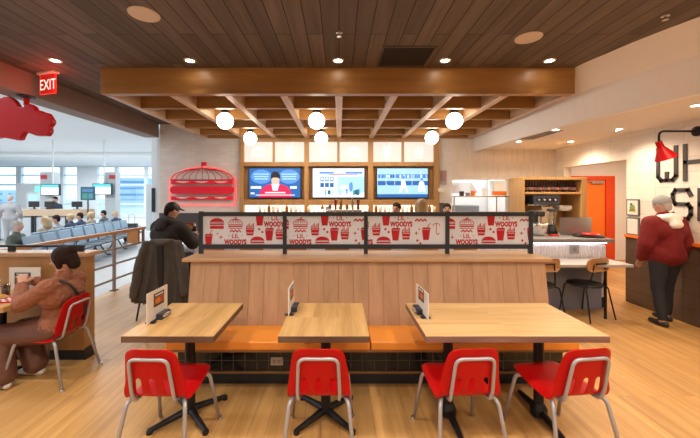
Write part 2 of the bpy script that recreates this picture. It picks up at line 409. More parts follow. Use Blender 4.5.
# ================================================================== THE SETTING
TIM = -4.05
def S(name, mat, *a, **k): return struct(bx(name, mat, *a, **k))
S('floor', M['floor'], TIM, 9.5, -4, 9.0, -.1, 0)
S('floor_concourse', M['conc_floor'], -30, TIM, -4, 26.4, -.1, 0)
S('ceiling', M['ceil'], -3.82, 3.42, -4, 7.0, 3.2, 3.3)
S('ceiling_concourse', M['conc_ceil'], -30, -4.12, -4, 26.5, 4.03, 4.13)
S('wall_back', M['white_tile'], -3.80, 2.395, 7.0, 7.15, 0, 3.2)
b = MB(); b.box(2.395, 3.60, 7.0, 7.15, 0, 1.34); b.box(2.395, 3.60, 7.0, 7.15, 2.03, 3.2); b.box(3.60, 4.6, 7.0, 7.15, 0, 3.2)
struct(b.build('wall_back_kitchen', M['white_tile_v']))
S('wall_panel_back', M['dark_panel'], -3.80, -2.13, 6.97, 7.0, 0, 1.32)
S('trim_beam', M['taupe'], -4.12, -3.82, -4, 7.0, 2.92, 3.2)
S('wall_beam_upper', M['conc_white'], -4.12, -4.0, -4, 7.15, 3.2, 4.03)
S('wall_hall_side', M['conc_white'], -3.95, -3.80, 7.15, 26.4, 0, 4.03)
S('wall_behind', M['plaster'], -30, 4.75, -4.15, -4, 0, 4.03)
S('wall_hall_far', M['conc_white'], -30.2, -30, -4.15, 26.4, 0, 4.03)
# right wall with passage
b = MB(); b.box(4.6, 4.75, -4, 5.28, 1.07, 2.75); b.box(4.6, 4.75, 5.28, 6.75, 2.265, 2.75); b.box(4.6, 4.75, 6.75, 7.15, 0, 2.75)
struct(b.build('wall_right', M['right_tile']))
S('wall_wainscot_right', M['dark_wains'], 4.585, 4.75, -4, 5.28, 0, 1.03)
S('trim_wainscot_cap', M['orange_door'], 4.56, 4.75, -4, 5.28, 1.03, 1.07)
S('wall_passage_back', M['plaster'], 4.0, 9.5, 8.70, 8.85, 0, 2.8)
S('wall_passage_side', M['plaster'], 9.4, 9.5, 4.0, 8.7, 0, 2.8)
S('wall_passage_front', M['plaster'], 4.75, 9.5, 4.0, 4.1, 0, 2.8)
S('ceiling_passage', M['plaster_l'], 4.6, 9.5, 4.0, 8.8, 2.75, 2.85)
# curved soffit
top_c = [(2.84,7.0),(2.82,6.0),(2.80,5.0),(2.79,3.95),(2.86,3.5),(2.95,3.11),(3.11,2.84-.2),(3.3,2.0),(3.42,1.0),(3.42,-4)]
bot_c = [(2.86,7.0),(2.90,5.9),(2.97,4.9),(3.06,4.1),(3.16,3.72),(3.22,3.4),(3.32,3.0),(3.5,2.2),(3.7,1.0),(3.7,-4)]
b = MB(); bm = b.bm
def catm(P, n=4):
    out = []
    for i in range(len(P)-1):
        p0, p1, p2, p3 = P[max(i-1,0)], P[i], P[i+1], P[min(i+2,len(P)-1)]
        for k in range(n):
            t = k/n; out.append(tuple(.5*((2*b_)+(-a_+c_)*t+(2*a_-5*b_+4*c_-d_)*t*t+(-a_+3*b_-3*c_+d_)*t**3) for a_,b_,c_,d_ in zip(p0,p1,p2,p3)))
    out.append(P[-1]); return out
T_, B_ = catm(top_c), catm(bot_c)
cols = []
for (tx, ty), (ux, uy) in zip(T_, B_):
    cols.append([bm.verts.new(v) for v in ((tx,ty,3.2), (tx*.35+ux*.65,ty*.35+uy*.65,2.95), (ux,uy,2.62), (ux+.06,uy,2.62), (ux+.06,uy,2.67), (ux+.06,uy,3.3), (tx+.02,ty,3.3))])
for A, Bv in zip(cols, cols[1:]):
    for k in range(7): bm.faces.new((A[k], A[(k+1) % 7], Bv[(k+1) % 7], Bv[k]))
for col in (cols[0], cols[-1][::-1]): bm.faces.new(col)
struct(b.build('trim_curved_soffit', M['plaster'], smooth=False))
b = MB(); n_ = len(B_)
poly = [(x+.03, y) for x, y in B_] + [(4.7,-4),(4.7,7.0)]
b.prism(poly, .08, lambda u, v, w_: (u, v, w_), 2.67)
struct(b.build('ceiling_low', M['plaster_l']))
# concourse window wall
GL = -30
b = MB()
for px, w_ in ((-62,.25),(-20,.25),(19.5,.38),(62.5,.28),(88,1.6),(116.5,.22),(146,.2)):
    x = (px-339)*26/330; b.box(x-w_/2, x+w_/2, 25.9, 26.15, 0, 4.03)
for z, t in ((3.32,.10),(2.56,.12),(1.05,.10),(4.0,.12)): b.box(-30, -4, 25.95, 26.1, z-t/2, z+t/2)
b.box(-30, -4, 25.95, 26.1, 0, .25)
struct(b.build('window_1', M['conc_white']))
S('window_2', M['glass'], -30, -4, 26.02, 26.04, .1, 3.98)
S('trim_hall_bulkhead', M['conc_white'], -30, -4.12, 17.6, 19.5, 3.80, 4.03)
S('wall_low_hall', M['conc_grey'], -19.6, -17.2, 20.0, 20.2, 0, 2.45)
S('ground_apron', plain('concrete_apron', (.50,.52,.55), .8), -160, 60, 26.5, 220, -.4, -.3)

# door in the passage
d = MB(); d.box(6.05, 6.93, 8.60, 8.65, 0, 2.10); door = struct(d.build('door_1', M['orange_door'], bevel=.004))
f = MB(); f.box(6.93, 7.16, 8.56, 8.70, 0, 2.20); f.box(5.9, 6.93, 8.56, 8.70, 2.10, 2.20); f.box(5.85, 6.05, 8.56, 8.70, 0, 2.2)
f.build('door_frame', M['red_frame'], door)
MB().box(6.55, 6.86, 8.53, 8.60, 2.0, 2.07).box(6.3,6.56,8.55,8.58,2.05,2.07).build('door_closer', M['steel_b'], door)
MB().tube([(6.12,8.56,.95),(6.12,8.56,1.1)], .015).build('door_handle', M['steel'], door)

# ---- coffer of timber beams
XB = [-2.82,-2.01,-1.34,-.67,0,.67,1.34,2.01,2.77]
YB = [3.95,4.60,5.25,5.90,6.55]
cf = thing('coffer', 'honey coloured timber grid hung under the brown board ceiling', 'ceiling grid', (0,0,0))
MB().box(-2.82,2.79,3.90,4.0,2.89,3.199).build('front_beam', M['coffer'], cf, bevel=.004)
for y in YB[1:]: MB().box(-2.74,2.70,y-.035,y+.035,2.895,3.199).build('cross_beam', M['coffer'], cf, bevel=.003)
MB().box(-2.74,2.70,6.90,6.99,2.895,3.199).build('cross_beam', M['coffer'], cf, bevel=.003)
for i, x in enumerate(XB):
    x0, x1 = (x-.0, x+.08) if i == 0 else ((x-.06, x+.02) if i == 8 else (x-.045, x+.045))
    MB().box(x0, x1, 4.0, 6.99, 2.888, 3.2).build('long_beam', M['coffer_y_lit'], cf, bevel=.003)
# globes
glb = None
GP = [(-1.70,4.925,'above the divider end near the burger wall sign'),(-.335,4.925,'above the middle divider panels'),(1.72,4.925,'toward the cream soffit'),
      (-1.675,6.225,'beside the burger wall sign'),(-.335,6.225,'close above the centre screen'),(1.73,6.15,'near the baseball screen')]
for i, (x, y, s_) in enumerate(GP):
    lab = ('near-row' if y < 5.5 else 'far-row') + ' opal globe lamp ' + s_
    if glb is None:
        glb = thing('globe_lamp', lab, 'lamp', (x,y,2.80), 0, 'opal globe lamps in the timber grid')
        MB().ball((0,0,0), .122, 28, 18).build('globe', M['globe'], glb, smooth=True)
        MB().lathe([(.06,.115),(.065,.15),(.05,.16),(.012,.17),(.012,.36),(.055,.365),(.055,.4)], seg=20).build('fitting', M['black'], glb, smooth=False)
    else: dup(glb, (x,y,2.80 if y < 5.5 else 2.765), label=lab)
# ---- downlights (ring + lamp face + spot)
dl = thing('downlight', 'x', 'downlight', (0,0,0), 0, 'x')
MB().lathe([(.045,.0),(.045,-.006),(.062,-.008),(.066,0)], seg=24).build('trim_ring', M['white'], dl)
MB().lathe([(0,-.003),(.044,-.003)], seg=24).build('lamp_face', M['lamp'], dl)
names_x = {-3.18:'beside the exit sign', -1.67:'above the left end of the timber front beam', -.01:'above the centre of the timber front beam', 1.19:'beside the square air grille', 2.36:'near the cream curved soffit'}
for i, (x, y, z) in enumerate(DOWN+DOWN_LOW):
    if z > 3: lab = ('recessed downlight in brown board ceiling ' + names_x[x]) if y > 3 else 'unseen downlight in the board ceiling toward the camera, added as fill'; g = 'downlights in the board ceiling'
    else: lab = {(3.23,4.92):'recessed downlight in low cream ceiling close behind the soffit',(3.26,5.98):'recessed downlight in cream ceiling over the kitchen hatch',(4.2,5.98):'recessed downlight in cream ceiling over the bottle cabinet',(4.13,4.88):'recessed downlight in cream ceiling near the red wall lamp'}.get((x,y),'recessed downlight in cream ceiling further along the lettered wall'); g = 'downlights in the cream ceiling'
    if i == 0: o = dl; dl.location = (x,y,z); dl['label'] = lab; dl['group'] = g
    else: o = dup(dl, (x,y,z), label=lab, group=g)
    light('SPOT', 'downlight_beam', (x, y, z-.02), (SPOT_E*(.33 if y > 3 else (1.0 if y > 1 else 1.0)) if z > 3 else LOW_E), WARM if z > 3 else (1,.78,.55), spot_size=math.radians(82 if y > 3 and z > 3 else (104 if 1 < y < 2 else 150)), spot_blend=.8, shadow_soft_size=.045)
# ceiling fittings
for (x, y, s_) in ((-1.63,2.76,'above the dining tables on the exit sign side'),(1.82,3.17,'between the air grille and the cream soffit')):
    tag(MB().lathe([(0,-.010),(.10,-.010),(.118,-.007),(.122,0)], (x,y,3.2), seg=32).build('ceiling_speaker', plain('beige_grille',(.72,.60,.50),.7)), 'round beige speaker set in board ceiling '+s_, 'speaker')
t = thing('air_grille', 'square dark air grille in the brown board ceiling', 'vent', (.72,3.60,3.2))
MB().box(-.28,.28,-.26,-.24,-.012,0).box(-.28,.28,.24,.26,-.012,0).box(-.28,-.26,-.24,.24,-.012,0).box(.26,.28,-.24,.24,-.012,0).build('frame', plain('brown_frame',(.10,.07,.055),.6), t)
b = MB()
for i in range(22): b.box(-.26,.26,-.235+i*.0215,-.225+i*.0215,-.008,-.001)
b.build('grille_slats', plain('dark_slat',(.03,.025,.022),.6), t)
t = thing('air_grille', 'long pale air grille in the low cream ceiling', 'vent', (3.22,5.35,2.67))
MB().box(-.16,.16,-.38,.38,-.01,0).build('frame', plain('grey_frame',(.42,.38,.34),.6), t)
b = MB()
for i in range(8): b.box(-.14+i*.036,-.125+i*.036,-.35,.35,-.014,-.008)
b.build('grille_slats', plain('slat_grey',(.25,.22,.2),.6), t)
for (x, y, z, s_) in ((0.0,3.07,3.2,'centre of the board ceiling'),(2.75,2.78,3.2,'board ceiling beside the cream soffit'),(4.1,4.9,2.67,'low cream ceiling near the wall lamp')):
    tag(MB().lathe([(.03,0),(.03,-.006),(.012,-.01),(.012,-.03),(.022,-.034),(.022,-.038)], (x,y,z), seg=16).build('sprinkler', M['steel_b']), 'small metal sprinkler head in '+s_, 'sprinkler')

# ================================================================== COUNTER ZONE
# screen wall
def W7(px): return (px-339)*6.93/F
def Z7(py): return H-(py-196)*6.93/F
sw = thing('screen_wall_unit', 'oak framed wall unit holding three screens and six lightboxes', 'wall unit', (0,0,0))
y0, y1 = 6.86, 6.99
b = MB()
vx = [(240.5,244.5),(304.5,309),(368,373),(433.3,438.5)]
for a_, c_ in vx: b.box(W7(a_), W7(c_), y0, y1, 0, 2.885)
b.box(W7(240.5), W7(438.5), y0+.01, y1, Z7(142), 2.885)
b.box(W7(240.5), W7(438.5), y0+.01, y1, Z7(166.5), Z7(162.3))
b.box(W7(240.5), W7(438.5), y0+.01, y1, Z7(205), Z7(199.5))
b.build('oak_frame', M['frame_w'], sw, bevel=.004)
MB().box(W7(242), W7(437), 6.975, 6.995, Z7(205), Z7(162)).build('back_panel', M['frame_w'], sw)
cells = [(244.5,273,ic_burger),(275,304.5,ic_cup),(309,337.3,ic_fries),(339.5,368,ic_burger),(373,401.5,ic_cup),(404,433.3,ic_fries)]
for i, (a_, c_, ic) in enumerate(cells):
    lb = MB().box(W7(a_)+.005, W7(c_)-.005, y0+.05, y1, Z7(162), Z7(142.3)).build('lightbox', M['lightbox'], sw)
    ar = Art(); ic(ar, 0, 0, .24)
    cx = W7((a_+c_)/2); cz = Z7(152)
    ar.build('icon', [M['lightbox_i'], M['lightbox']], lambda u, v, w_: (cx+u, y0+.05-w_, cz+v), lb)
for m_ in (274, 338.3, 402.7): MB().box(W7(m_-1), W7(m_+1), y0+.02, y1, Z7(162.3), Z7(142)).build('mullion', M['frame_w'], sw)
# lit niche under the screens
MB().box(W7(244), W7(434), 6.975, 6.995, .95, Z7(205)).build('lit_backsplash', M['shelf_glow'], sw)
# picture materials
def em(c, s=1.0, _n=[0]):
    _n[0] += 1; return emis('screen_colour_%d' % _n[0], c, s)
SCR = [em((.02,.13,.42),.9), em((.85,.92,1),.9), em((.75,.02,.10),.9), em((.015,.02,.04),.5), em((.80,.55,.45),.8), em((.35,.62,.85),1.0), em((.10,.30,.75),.9), em((.05,.35,.42),.9)]
tvs = [(249,301.5,'person in red jacket and dark beanie on blue'),(312,365,'pale picture with a scoreboard panel'),(376,428,'blue baseball picture')]
for i, (a_, c_, s_) in enumerate(tvs):
    x0, x1 = W7(a_), W7(c_); z0, z1 = Z7(198.3), Z7(167.7); cx, cz = (x0+x1)/2, (z0+z1)/2; hw, hh = (x1-x0)/2-.02, (z1-z0)/2-.02
    tv = thing('television', 'screen showing a '+s_, 'television', (cx,6.90,cz), 0, 'screens above the bar')
    MB().box(-hw-.02, hw+.02, -.02, .05, -hh-.02, hh+.02).build('bezel', M['black_p'], tv, bevel=.004)
    MB().box(-hw, hw, -.024, -.018, -hh, hh).build('screen', SCR[[0,1,5][i]], tv)
    a = Art(); R = (-hw, -hh, hw, hh)
    if i == 0:
        a.ell(-.28,.13,.22,.15,6); a.ell(.30,.13,.22,.15,6); a.layer = 1
        for ox in (-.28,.30):
            for k in range(3): a.rect(ox-.16+k*.01, .17-k*.05, ox+.16-k*.01, .185-k*.05+.01, 5)
        a.rect(-.50,-.12,-.28,-.07,1); a.rect(.32,-.12,.46,-.07,1)
        a.layer = 2
        a.poly([(-.33,-hh),(-.30,-.16),(-.20,-.06),(-.09,-.02),(.12,-.02),(.26,-.08),(.33,-.16),(.36,-hh)], 2)
        a.layer = 3; a.poly([(-.07,-.02),(-.04,-.16),(.06,-.16),(.10,-.02)], 1); a.ell(.015,.05,.085,.12,4)
        a.layer = 4; a.poly([(-.085,.08),(-.08,.17),(-.03,.235),(.05,.235),(.11,.17),(.12,.08),(.05,.11),(-.03,.11)], 3)
        a.rect(-.50,-.235,-.42,-.20,1); a.rect(-.20,-.215,.22,-.19,1); a.rect(-.4,-.26,.42,-.245,1)
    elif i == 1:
        a.rect(-.40,.19,.50,.235,6); a.layer = 1; a.rect(-.2,.165,.40,.18,2); a.rect(-.1,.20,.15,.225,1)
        a.rect(-.02,-.2,hw,.13,5); a.layer = 2
        for k in range(3):
            a.rect(-.38+k*.10,.03,-.30+k*.10,.13,6); a.rect(-.38+k*.10,-.09,-.30+k*.10,0,0)
        a.layer = 3
        for k in range(3): a.rect(-.365+k*.10,.06,-.315+k*.10,.11,1)
        for k in range(16):
            x = random.uniform(-.42,.48); a.rect(x,-.26+random.random()*.05,x+.05,-.17+random.random()*.05,[5,7,6,3,1][k % 5])
        a.ell(.26,-.08,.04,.10,6); a.ell(.12,-.1,.1,.06,1)
    else:
        a.rect(-hw,.10,hw,.18,6); a.rect(-hw,-.05,hw,.04,0); a.layer = 1
        for k in range(30): x = random.uniform(-hw,hw-.04); a.rect(x,.11,x+.02,.165,[5,1,0][k % 3])
        for k in range(6): x = -hw+.18*k; a.rect(x,-.05,x+.008,.25,1)
        a.rect(-hw,-hh,hw,-.235,0); a.layer = 2
        a.poly([(-.08,-.2),(-.03,-.05),(-.03,.07),(.05,.09),(.07,-.05),(.13,-.2),(.08,-.2),(.03,-.09),(-.03,-.2)], 1); a.ell(.02,.11,.03,.035,6)
        a.poly([(.32,-.18),(.34,.0),(.40,.06),(.45,0),(.48,-.18)], 1); a.ell(.40,.07,.03,.03,6); a.ell(-.33,-.12,.05,.09,5)
    a.build('picture', SCR, lambda u, v, w_: (u, -.025-w_, v), tv, R)

# back counter
bc = thing('back_counter', 'white back counter under the screens', 'counter', (0,0,0))
MB().box(-2.1,1.75,6.35,6.85,.0,.90).build('body', M['white'], bc)
MB().box(-2.13,1.78,6.30,6.85,.90,.95).build('countertop', M['counter'], bc)
# glasses / bottles on a shelf in front of the lit backsplash
b0 = None
shelf = tag(bx('display_shelf', M['ply'], W7(245), W7(433), 6.68, 6.85, 1.30, 1.325), 'thin wooden shelf in front of the backlit wall under the screens', 'shelf')
mats_c = [M['white'], M['cglass'], plain('amber_glass', (.35,.12,.02), .15), plain('cream_cup', (.8,.7,.55), .5)]
protos = []
for k in range(40):
    px = 262+k*4.35
    if 303 < px < 309.5 or 367.5 < px < 373.5: continue
    h = (.15,.12,.20,.14,.18)[k % 5]; kind = k % 4
    if len(protos) < 4:
        pr = MB()
        if kind == 2: pr.lathe([(.0,0),(.032,0),(.034,.1),(.03,.13),(.012,.16),(.012,.2),(.0,.2)], seg=14)
        else: pr.lathe([(0,0),(.026,0),(.036,h),(.033,h),(.024,.008),(0,.008)], seg=14)
        o = pr.build('bottle' if kind == 2 else 'tumbler', mats_c[kind], smooth=True); protos.append(o)
    else:
        o = protos[kind].copy(); C.objects.link(o)
    o.location = (W7(px), 6.76, 1.325)
    tag(o, {0:'white cup on the backlit shelf under the screens',1:'clear glass tumbler on the backlit shelf under the screens',2:'amber bottle on the backlit shelf under the screens',3:'cream cup on the backlit shelf under the screens'}[kind],
        'bottle' if kind == 2 else 'cup', ['white cups on the backlit shelf','clear tumblers on the backlit shelf','amber bottles on the backlit shelf','cream cups on the backlit shelf'][kind])

# burger wall sign
bs = thing('burger_wall_sign', 'red burger shaped sign with big-top bun and neon glow on white wall', 'sign', (0,0,0))
def P8(px, py): return ((px-339)*6.94/F, H-(py-196)*6.94/F)
sx = 100/626; 
def q(cx, cy): return P8(150+cx*sx*1.0, 150+cy*70/438)
def slab(poly, d, mat, name, y=6.95): 
    return MB().prism([q(*p) for p in poly], d, lambda u, v, w_: (u, w_, v), y).build(name, mat, bs, bevel=.003)
def rrect(x0, y0, x1, y1, r, n=5):
    out = []
    for cx, cy, a0 in ((x1-r,y1-r,0),(x0+r,y1-r,90),(x0+r,y0+r,180),(x1-r,y0+r,270)):
        out += [(cx+r*math.cos(math.radians(a0+90*i/n)), cy+r*math.sin(math.radians(a0+90*i/n))) for i in range(n+1)]
    return out
sred = plain('sign_red', (.86,.006,.035), .4)
slab(rrect(128,226,527,274,22), .04, sred, 'patty', 6.92)
def band(ya, yb, amp):
    up = [(132+i*(386/24), ya+amp*abs(math.sin(i*PI/6))) for i in range(25)]
    return up + [(518, yb), (132, yb)]
slab([(132,189),(518,183),(518,212),(132,215)], .03, sred, 'lettuce', 6.93)
slab([(132,290),(518,288),(518,311),(132,313)], .03, sred, 'lower_bun', 6.93)
for off in (197, 296):
    for k in range(3):
        b = MB(); cx = 205+k*120; b.prism([q(cx-42+i*14, off+9*math.sin(i*PI/6)) for i in range(7)]+[q(cx+42-i*14, off-1) for i in range(7)], .008, lambda u, v, w_: (u, w_, v), 6.922); b.build('white_wave', M['white'], bs)
# tent ribs
dk = plain('sign_rib', (.30,.01,.02), .5)
b = MB(); apex = (328,112)
arcp = [(328+195*math.cos(PI*i/16), 188-72*math.sin(PI*i/16)) for i in range(17)]
pts = [Vector((q(*p)[0], 6.935, q(*p)[1])) for p in arcp]; b.tube(pts, .009, 6)
for k in range(9):
    u = -168+k*42
    pp = [(328+u*s_, 118+70*(1-math.sqrt(max(0,1-s_*s_))) ) for s_ in (.12,.35,.6,.8,.93,1.0)]
    b.tube([Vector((q(*p)[0], 6.935, q(*p)[1])) for p in pp], .006, 6)
b.tube([Vector((q(*p)[0],6.935,q(*p)[1])) for p in ((132,187),(518,187))], .009, 6)
b.build('tent_ribs', dk, bs)
slab([(323,116),(323,74),(329,74),(329,116)], .02, dk, 'flagpole', 6.93)
slab([(329,75),(360,78),(352,89),(360,100),(329,98)], .02, sred, 'flag', 6.93)
# neon outline
out = [(122,345),(122,184),(165,145),(230,118),(328,106),(430,118),(490,146),(532,184),(532,345)]
b = MB(); b.tube([Vector((q(*p)[0], 6.965, q(*p)[1])) for p in [tuple(v)[:2] for v in rounded([(x,y,0) for x,y in out],10)]] , .007, 8)
b.tube([Vector((q(*p)[0], 6.965, q(*p)[1])) for p in ((122,345),(532,345))], .007, 8)
b.build('neon_outline', M['neon'], bs)

# bar counter
bar = thing('bar_counter', 'long bar counter with white fluted front and grey stone top', 'counter', (0,0,0))
BX0, BX1, BY = -2.7, 4.02, 4.97
pr = []; n = int((BX1-BX0)/.045)
for i in range(n*6+1):
    x = BX0+(BX1-BX0)*i/(n*6); pr.append((x, BY-.012*abs(math.sin(PI*i/6))))
MB().prism(pr+[(BX1,BY+.03),(BX0,BY+.03)], .90-.12, lambda u, v, w_: (u, v, w_), .16).build('fluted_front', M['flute'], bar)
MB().box(BX0, BX1, BY+.03, BY+.62, .0, .98).build('body', M['white'], bar)
MB().box(BX0-.05, BX1+.05, BY-.10, BY+.70, .99, 1.045).build('countertop', M['counter'], bar, bevel=.005)
MB().box(BX0, BX1, BY, BY+.03, 0, .16).build('toe_kick', M['toe'], bar)
MB().box(BX0+.02, BX1-.02, BY-.045, BY-.03, .972, .988).build('light_strip', emis('counter_led', (.95,.92,1.0), 5), bar)
ol = thing('wall_outlet', 'steel outlet plate on white fluted bar front', 'outlet', (3.53, BY-.012, .88))
MB().box(-.07,.07,-.012,0,-.065,.065).build('plate', M['steel'], ol, bevel=.003); MB().box(-.03,.03,-.016,-.012,-.03,.03).build('sockets', M['counter'], ol)

# low table against the bar
lt = thing('low_counter_table', 'pale low table running along blue-grey base beside the bar', 'table', (0,0,0))
MB().box(2.25, 3.98, 4.45, BY-.035, .715, .752).build('tabletop', plain('pale_top', (.46,.43,.43), .45), lt, bevel=.004)
MB().box(2.25, 3.90, 4.90, BY-.03, 0.0, .715).build('base_panel', M['grey_base'], lt, bevel=.003)
MB().box(3.63,3.655,4.50,4.525,0,.715).build('leg', M['black'], lt)
# stuff at the counter's kitchen end
def at(px, py, y): return ((px-339)*y/F, H-(py-196)*y/F)
mx_ = thing('planetary_mixer', 'steel mixing bowl under a black stand mixer on the bar', 'mixer', (at(537,0,5.35)[0], 5.35, 1.045))
MB().lathe([(.0,0),(.09,0),(.12,.05),(.135,.14),(.14,.2),(.13,.2),(.11,.05),(0,.02)], (0,-.02,0), seg=24).build('bowl', M['steel_b'], mx_, smooth=True)
MB().box(.05,.13,.12,.22,0,.32).box(-.03,.12,-.04,.22,.30,.40).build('body', M['black_p'], mx_, bevel=.03, bseg=3)
MB().tube([(0.02,-.02,.31),(0.02,-.02,.16)], .012).build('beater', M['steel_b'], mx_)
bl = thing('blender', 'black base blender with clear jar behind the mixer', 'blender', (at(553,0,5.5)[0]-.02, 5.50, 1.045))
MB().lathe([(.08,0),(.085,.06),(.05,.16),(0,.16)], seg=20).build('base', M['black_p'], bl); MB().lathe([(.05,.16),(.075,.38),(.07,.38),(.045,.17)], seg=20).build('jar', M['cglass'], bl); MB().lathe([(.076,.38),(.07,.42),(0,.43)], seg=20).build('lid', M['black_p'], bl)
x0, z0 = at(559.5, 237, 5.35); x1, z1 = at(591, 217.5, 5.35)
tag(bx('splash_guard', plain('brushed_sheet', (.42,.45,.44), .3, .8, var=.25, vscale=3), x0, x1, 5.34, 5.352, 1.045, z1), 'brushed metal splash guard standing on the bar', 'splash guard')
tr = tag(MB().lathe([(0,0),(.19,0),(.215,.02),(.205,.022),(.185,.008),(0,.008)], (at(589,0,5.15)[0], 5.16, 1.0455), seg=32).build('serving_tray', M['black_p']), 'round black tray lying on the bar beside the splash guard', 'tray')
tr2 = tag(MB().lathe([(0,0),(.11,0),(.13,.012),(.1,.03),(0,.035)], (at(592,0,5.15)[0], 5.18, 1.068), seg=28).build('serving_dish', M['red']), 'flat red dish resting on the round black tray', 'dish')
tag(bx('towel', M['red'], at(550,0,5.25)[0], at(558,0,5.25)[0], 5.22, 5.32, 1.0455, 1.065, bevel=.006), 'folded red towel on the bar beside the mixer', 'towel')

# cabinet with bottles
CX0, CX1, CY0, CY1, CZ = 3.40, 4.585, 6.10, 6.62, 2.03
cb = thing('bottle_cabinet', 'tall oak cabinet with open shelves and a row of bottles', 'cabinet', (0,0,0))
MB().box(CX0, CX0+.035, CY0+.002, CY1-.002, 0, CZ-.052).build('side_panel', M['cab_w'], cb, bevel=.003)
MB().box(CX1-.10, CX1, CY0+.002, CY1-.002, 0, CZ-.052).build('side_panel', M['cab_w'], cb, bevel=.003)
MB().box(CX0, CX1, CY0, CY1, CZ-.05, CZ+.0).build('top', M['cab_w'], cb, bevel=.003)
MB().box(CX0, CX1, CY1-.02, CY1, 0, CZ).build('back_panel', M['cab_w'], cb)
MB().box(CX0+.035, CX1-.10, CY0+.01, CY1-.02, 1.715, 1.755).build('shelf', M['cab_w'], cb, bevel=.003)
MB().box(CX0+.035, CX1-.10, CY0+.01, CY1-.02, .90, .95).build('shelf', M['counter'], cb, bevel=.003)
bt = None
wine = plain('dark_bottle', (.035,.012,.010), .15); lblm = [plain('pink_label', (.70,.32,.30), .6), plain('brown_label', (.45,.20,.12), .6), plain('blue_label', (.28,.30,.42), .6)]
NB = 19
for k in range(NB):
    x = CX0+.075+k*(CX1-.10-CX0-.12)/(NB-1)
    if k < 3:
        o = thing('bottle', '', 'bottle', (x, CY0+.12, 1.755), 0, 'bottles on the cabinet top shelf')
        MB().lathe([(0,0),(.023,0),(.024,.115),(.010,.155),(.0095,.195),(.011,.2),(0,.2)], seg=14).build('glass', wine, o, smooth=True)
        MB().lathe([(.0246,.035),(.0246,.09)], seg=14).build('label', lblm[k], o, smooth=True)
        if k == 0: bts = [o]
        else: bts.append(o)
    else: o = dup(bts[k % 3], (x, CY0+.12, 1.755))
    o['label'] = 'dark glass bottle in the row on the oak cabinet top shelf'
oven = thing('counter_machine', 'dark blue control panel machine under the bottle shelf', 'appliance', (3.86, 6.25, 1.52))
MB().box(-.24,.24,-.12,.25,0,.17).build('housing', plain('slate_blue', (.06,.08,.13), .4), oven, bevel=.006)
MB().box(-.20,.20,-.126,-.12,.05,.13).build('control_panel', M['black_p'], oven); 
for k in range(4): MB().lathe([(.022,0),(.018,.014),(0,.014)], (-.15+k*.1,-.126,.09), 14, Matrix.Rotation(PI/2,3,'X')).build('dial', M['steel_b'], oven)
tag(bx('wall_shelf_bracket', M['steel_b'], 3.6, 3.9, 6.30, 6.60, 1.50, 1.52), 'steel shelf carrying the dark blue machine', 'shelf')
tag(bx('cardboard_box', plain('kraft', (.50,.36,.24), .8), 3.78, 3.98, 6.15, 6.42, .95, 1.48, bevel=.004), 'tall brown cardboard box inside the oak cabinet', 'box')
pd = thing('paper_dispenser', 'white rounded dispenser fixed inside the oak cabinet', 'dispenser', (4.32,6.42,1.40))
MB().box(-.13,.13,-.14,.17,0,.10).build('housing', M['white'], pd, bevel=.03, bseg=3); MB().box(-.1,.1,-.155,-.14,.0,.03).build('lip', M['steel_b'], pd)
tag(bx('paper_sheet', M['paper'], 4.02, 4.16, 6.57, 6.60, 1.35, 1.62), 'white paper sheet pinned inside the oak cabinet', 'paper')

# kitchen behind hatch
S('wall_kitchen_back', M['white'], 1.8, 4.6, 9.0, 9.1, 0, 3.0); S('wall_kitchen_left', M['white'], 1.8, 1.9, 7.15, 9.0, 0, 3.0)
S('wall_kitchen_right', M['white'], 4.5, 4.6, 7.15, 9.0, 0, 3.0); S('ceiling_kitchen', M['white'], 1.8, 4.6, 7.15, 9.1, 3.0, 3.1)
light('AREA', 'kitchen_light', (3.1, 8.0, 2.95), 42, (.95,.98,1.0), shape='RECTANGLE', size=1.8, size_y=.9)
hs = thing('hatch_shelf', 'steel shelf and frame across the bright kitchen hatch', 'shelf', (0,0,0))
MB().box(2.40,3.58,6.90,7.25,1.655,1.68).build('shelf_board', M['steel_b'], hs)
for x_ in (2.45,3.35): MB().tube([(x_,7.02,1.66),(x_,7.02,1.35)], .015).build('upright', M['steel_b'], hs)
MB().box(2.40,3.58,6.97,7.0,1.32,1.35).build('sill_rail', M['steel_b'], hs)
ob = thing('carton', 'white and orange carton on the hatch shelf', 'box', (3.38, 7.02, 1.68))
MB().box(-.13,.13,-.10,.12,0,.32).build('box_body', M['white'], ob, bevel=.004); MB().box(-.132,.132,-.103,.0,.02,.10).build('orange_band', M['orange_door'], ob)
kh = thing('heat_lamp_hood', 'long steel hood seen inside the kitchen hatch', 'hood', (2.85, 8.2, 1.75))
MB().prism([(-.5,0),(.5,0),(.35,.25),(-.35,.25)], .5, lambda u, v, w_: (u, w_, v), -.25).build('hood_body', M['steel_b'], kh); MB().tube([(0,0,.25),(0,0,1.2)], .06).build('duct', M['steel_b'], kh)
kt = thing('kitchen_unit', 'steel cooking unit standing in the kitchen', 'appliance', (2.95, 8.3, 0))
MB().box(-.7,.7,-.3,.35,0,.9).build('body', M['steel_b'], kt); MB().box(-.6,.5,-.2,.2,.9,1.45).build('upper_rack', plain('steel_dark',(.3,.32,.35),.35,.7), kt, bevel=.02)
for k, (x, h, m) in enumerate(((2.62,.10,'black_p'),(2.75,.07,'counter'),(2.86,.11,'orange_door'),(3.10,.16,'white'))):
    tag(MB().lathe([(0,0),(.045,0),(.05,h),(.045,h),(0,h*.8)], (x,7.05,1.68), seg=16).build('food_tub', M[m], smooth=False), {0:'black',1:'grey',2:'small orange',3:'tall white'}[k]+' tub on the kitchen hatch shelf', 'tub')
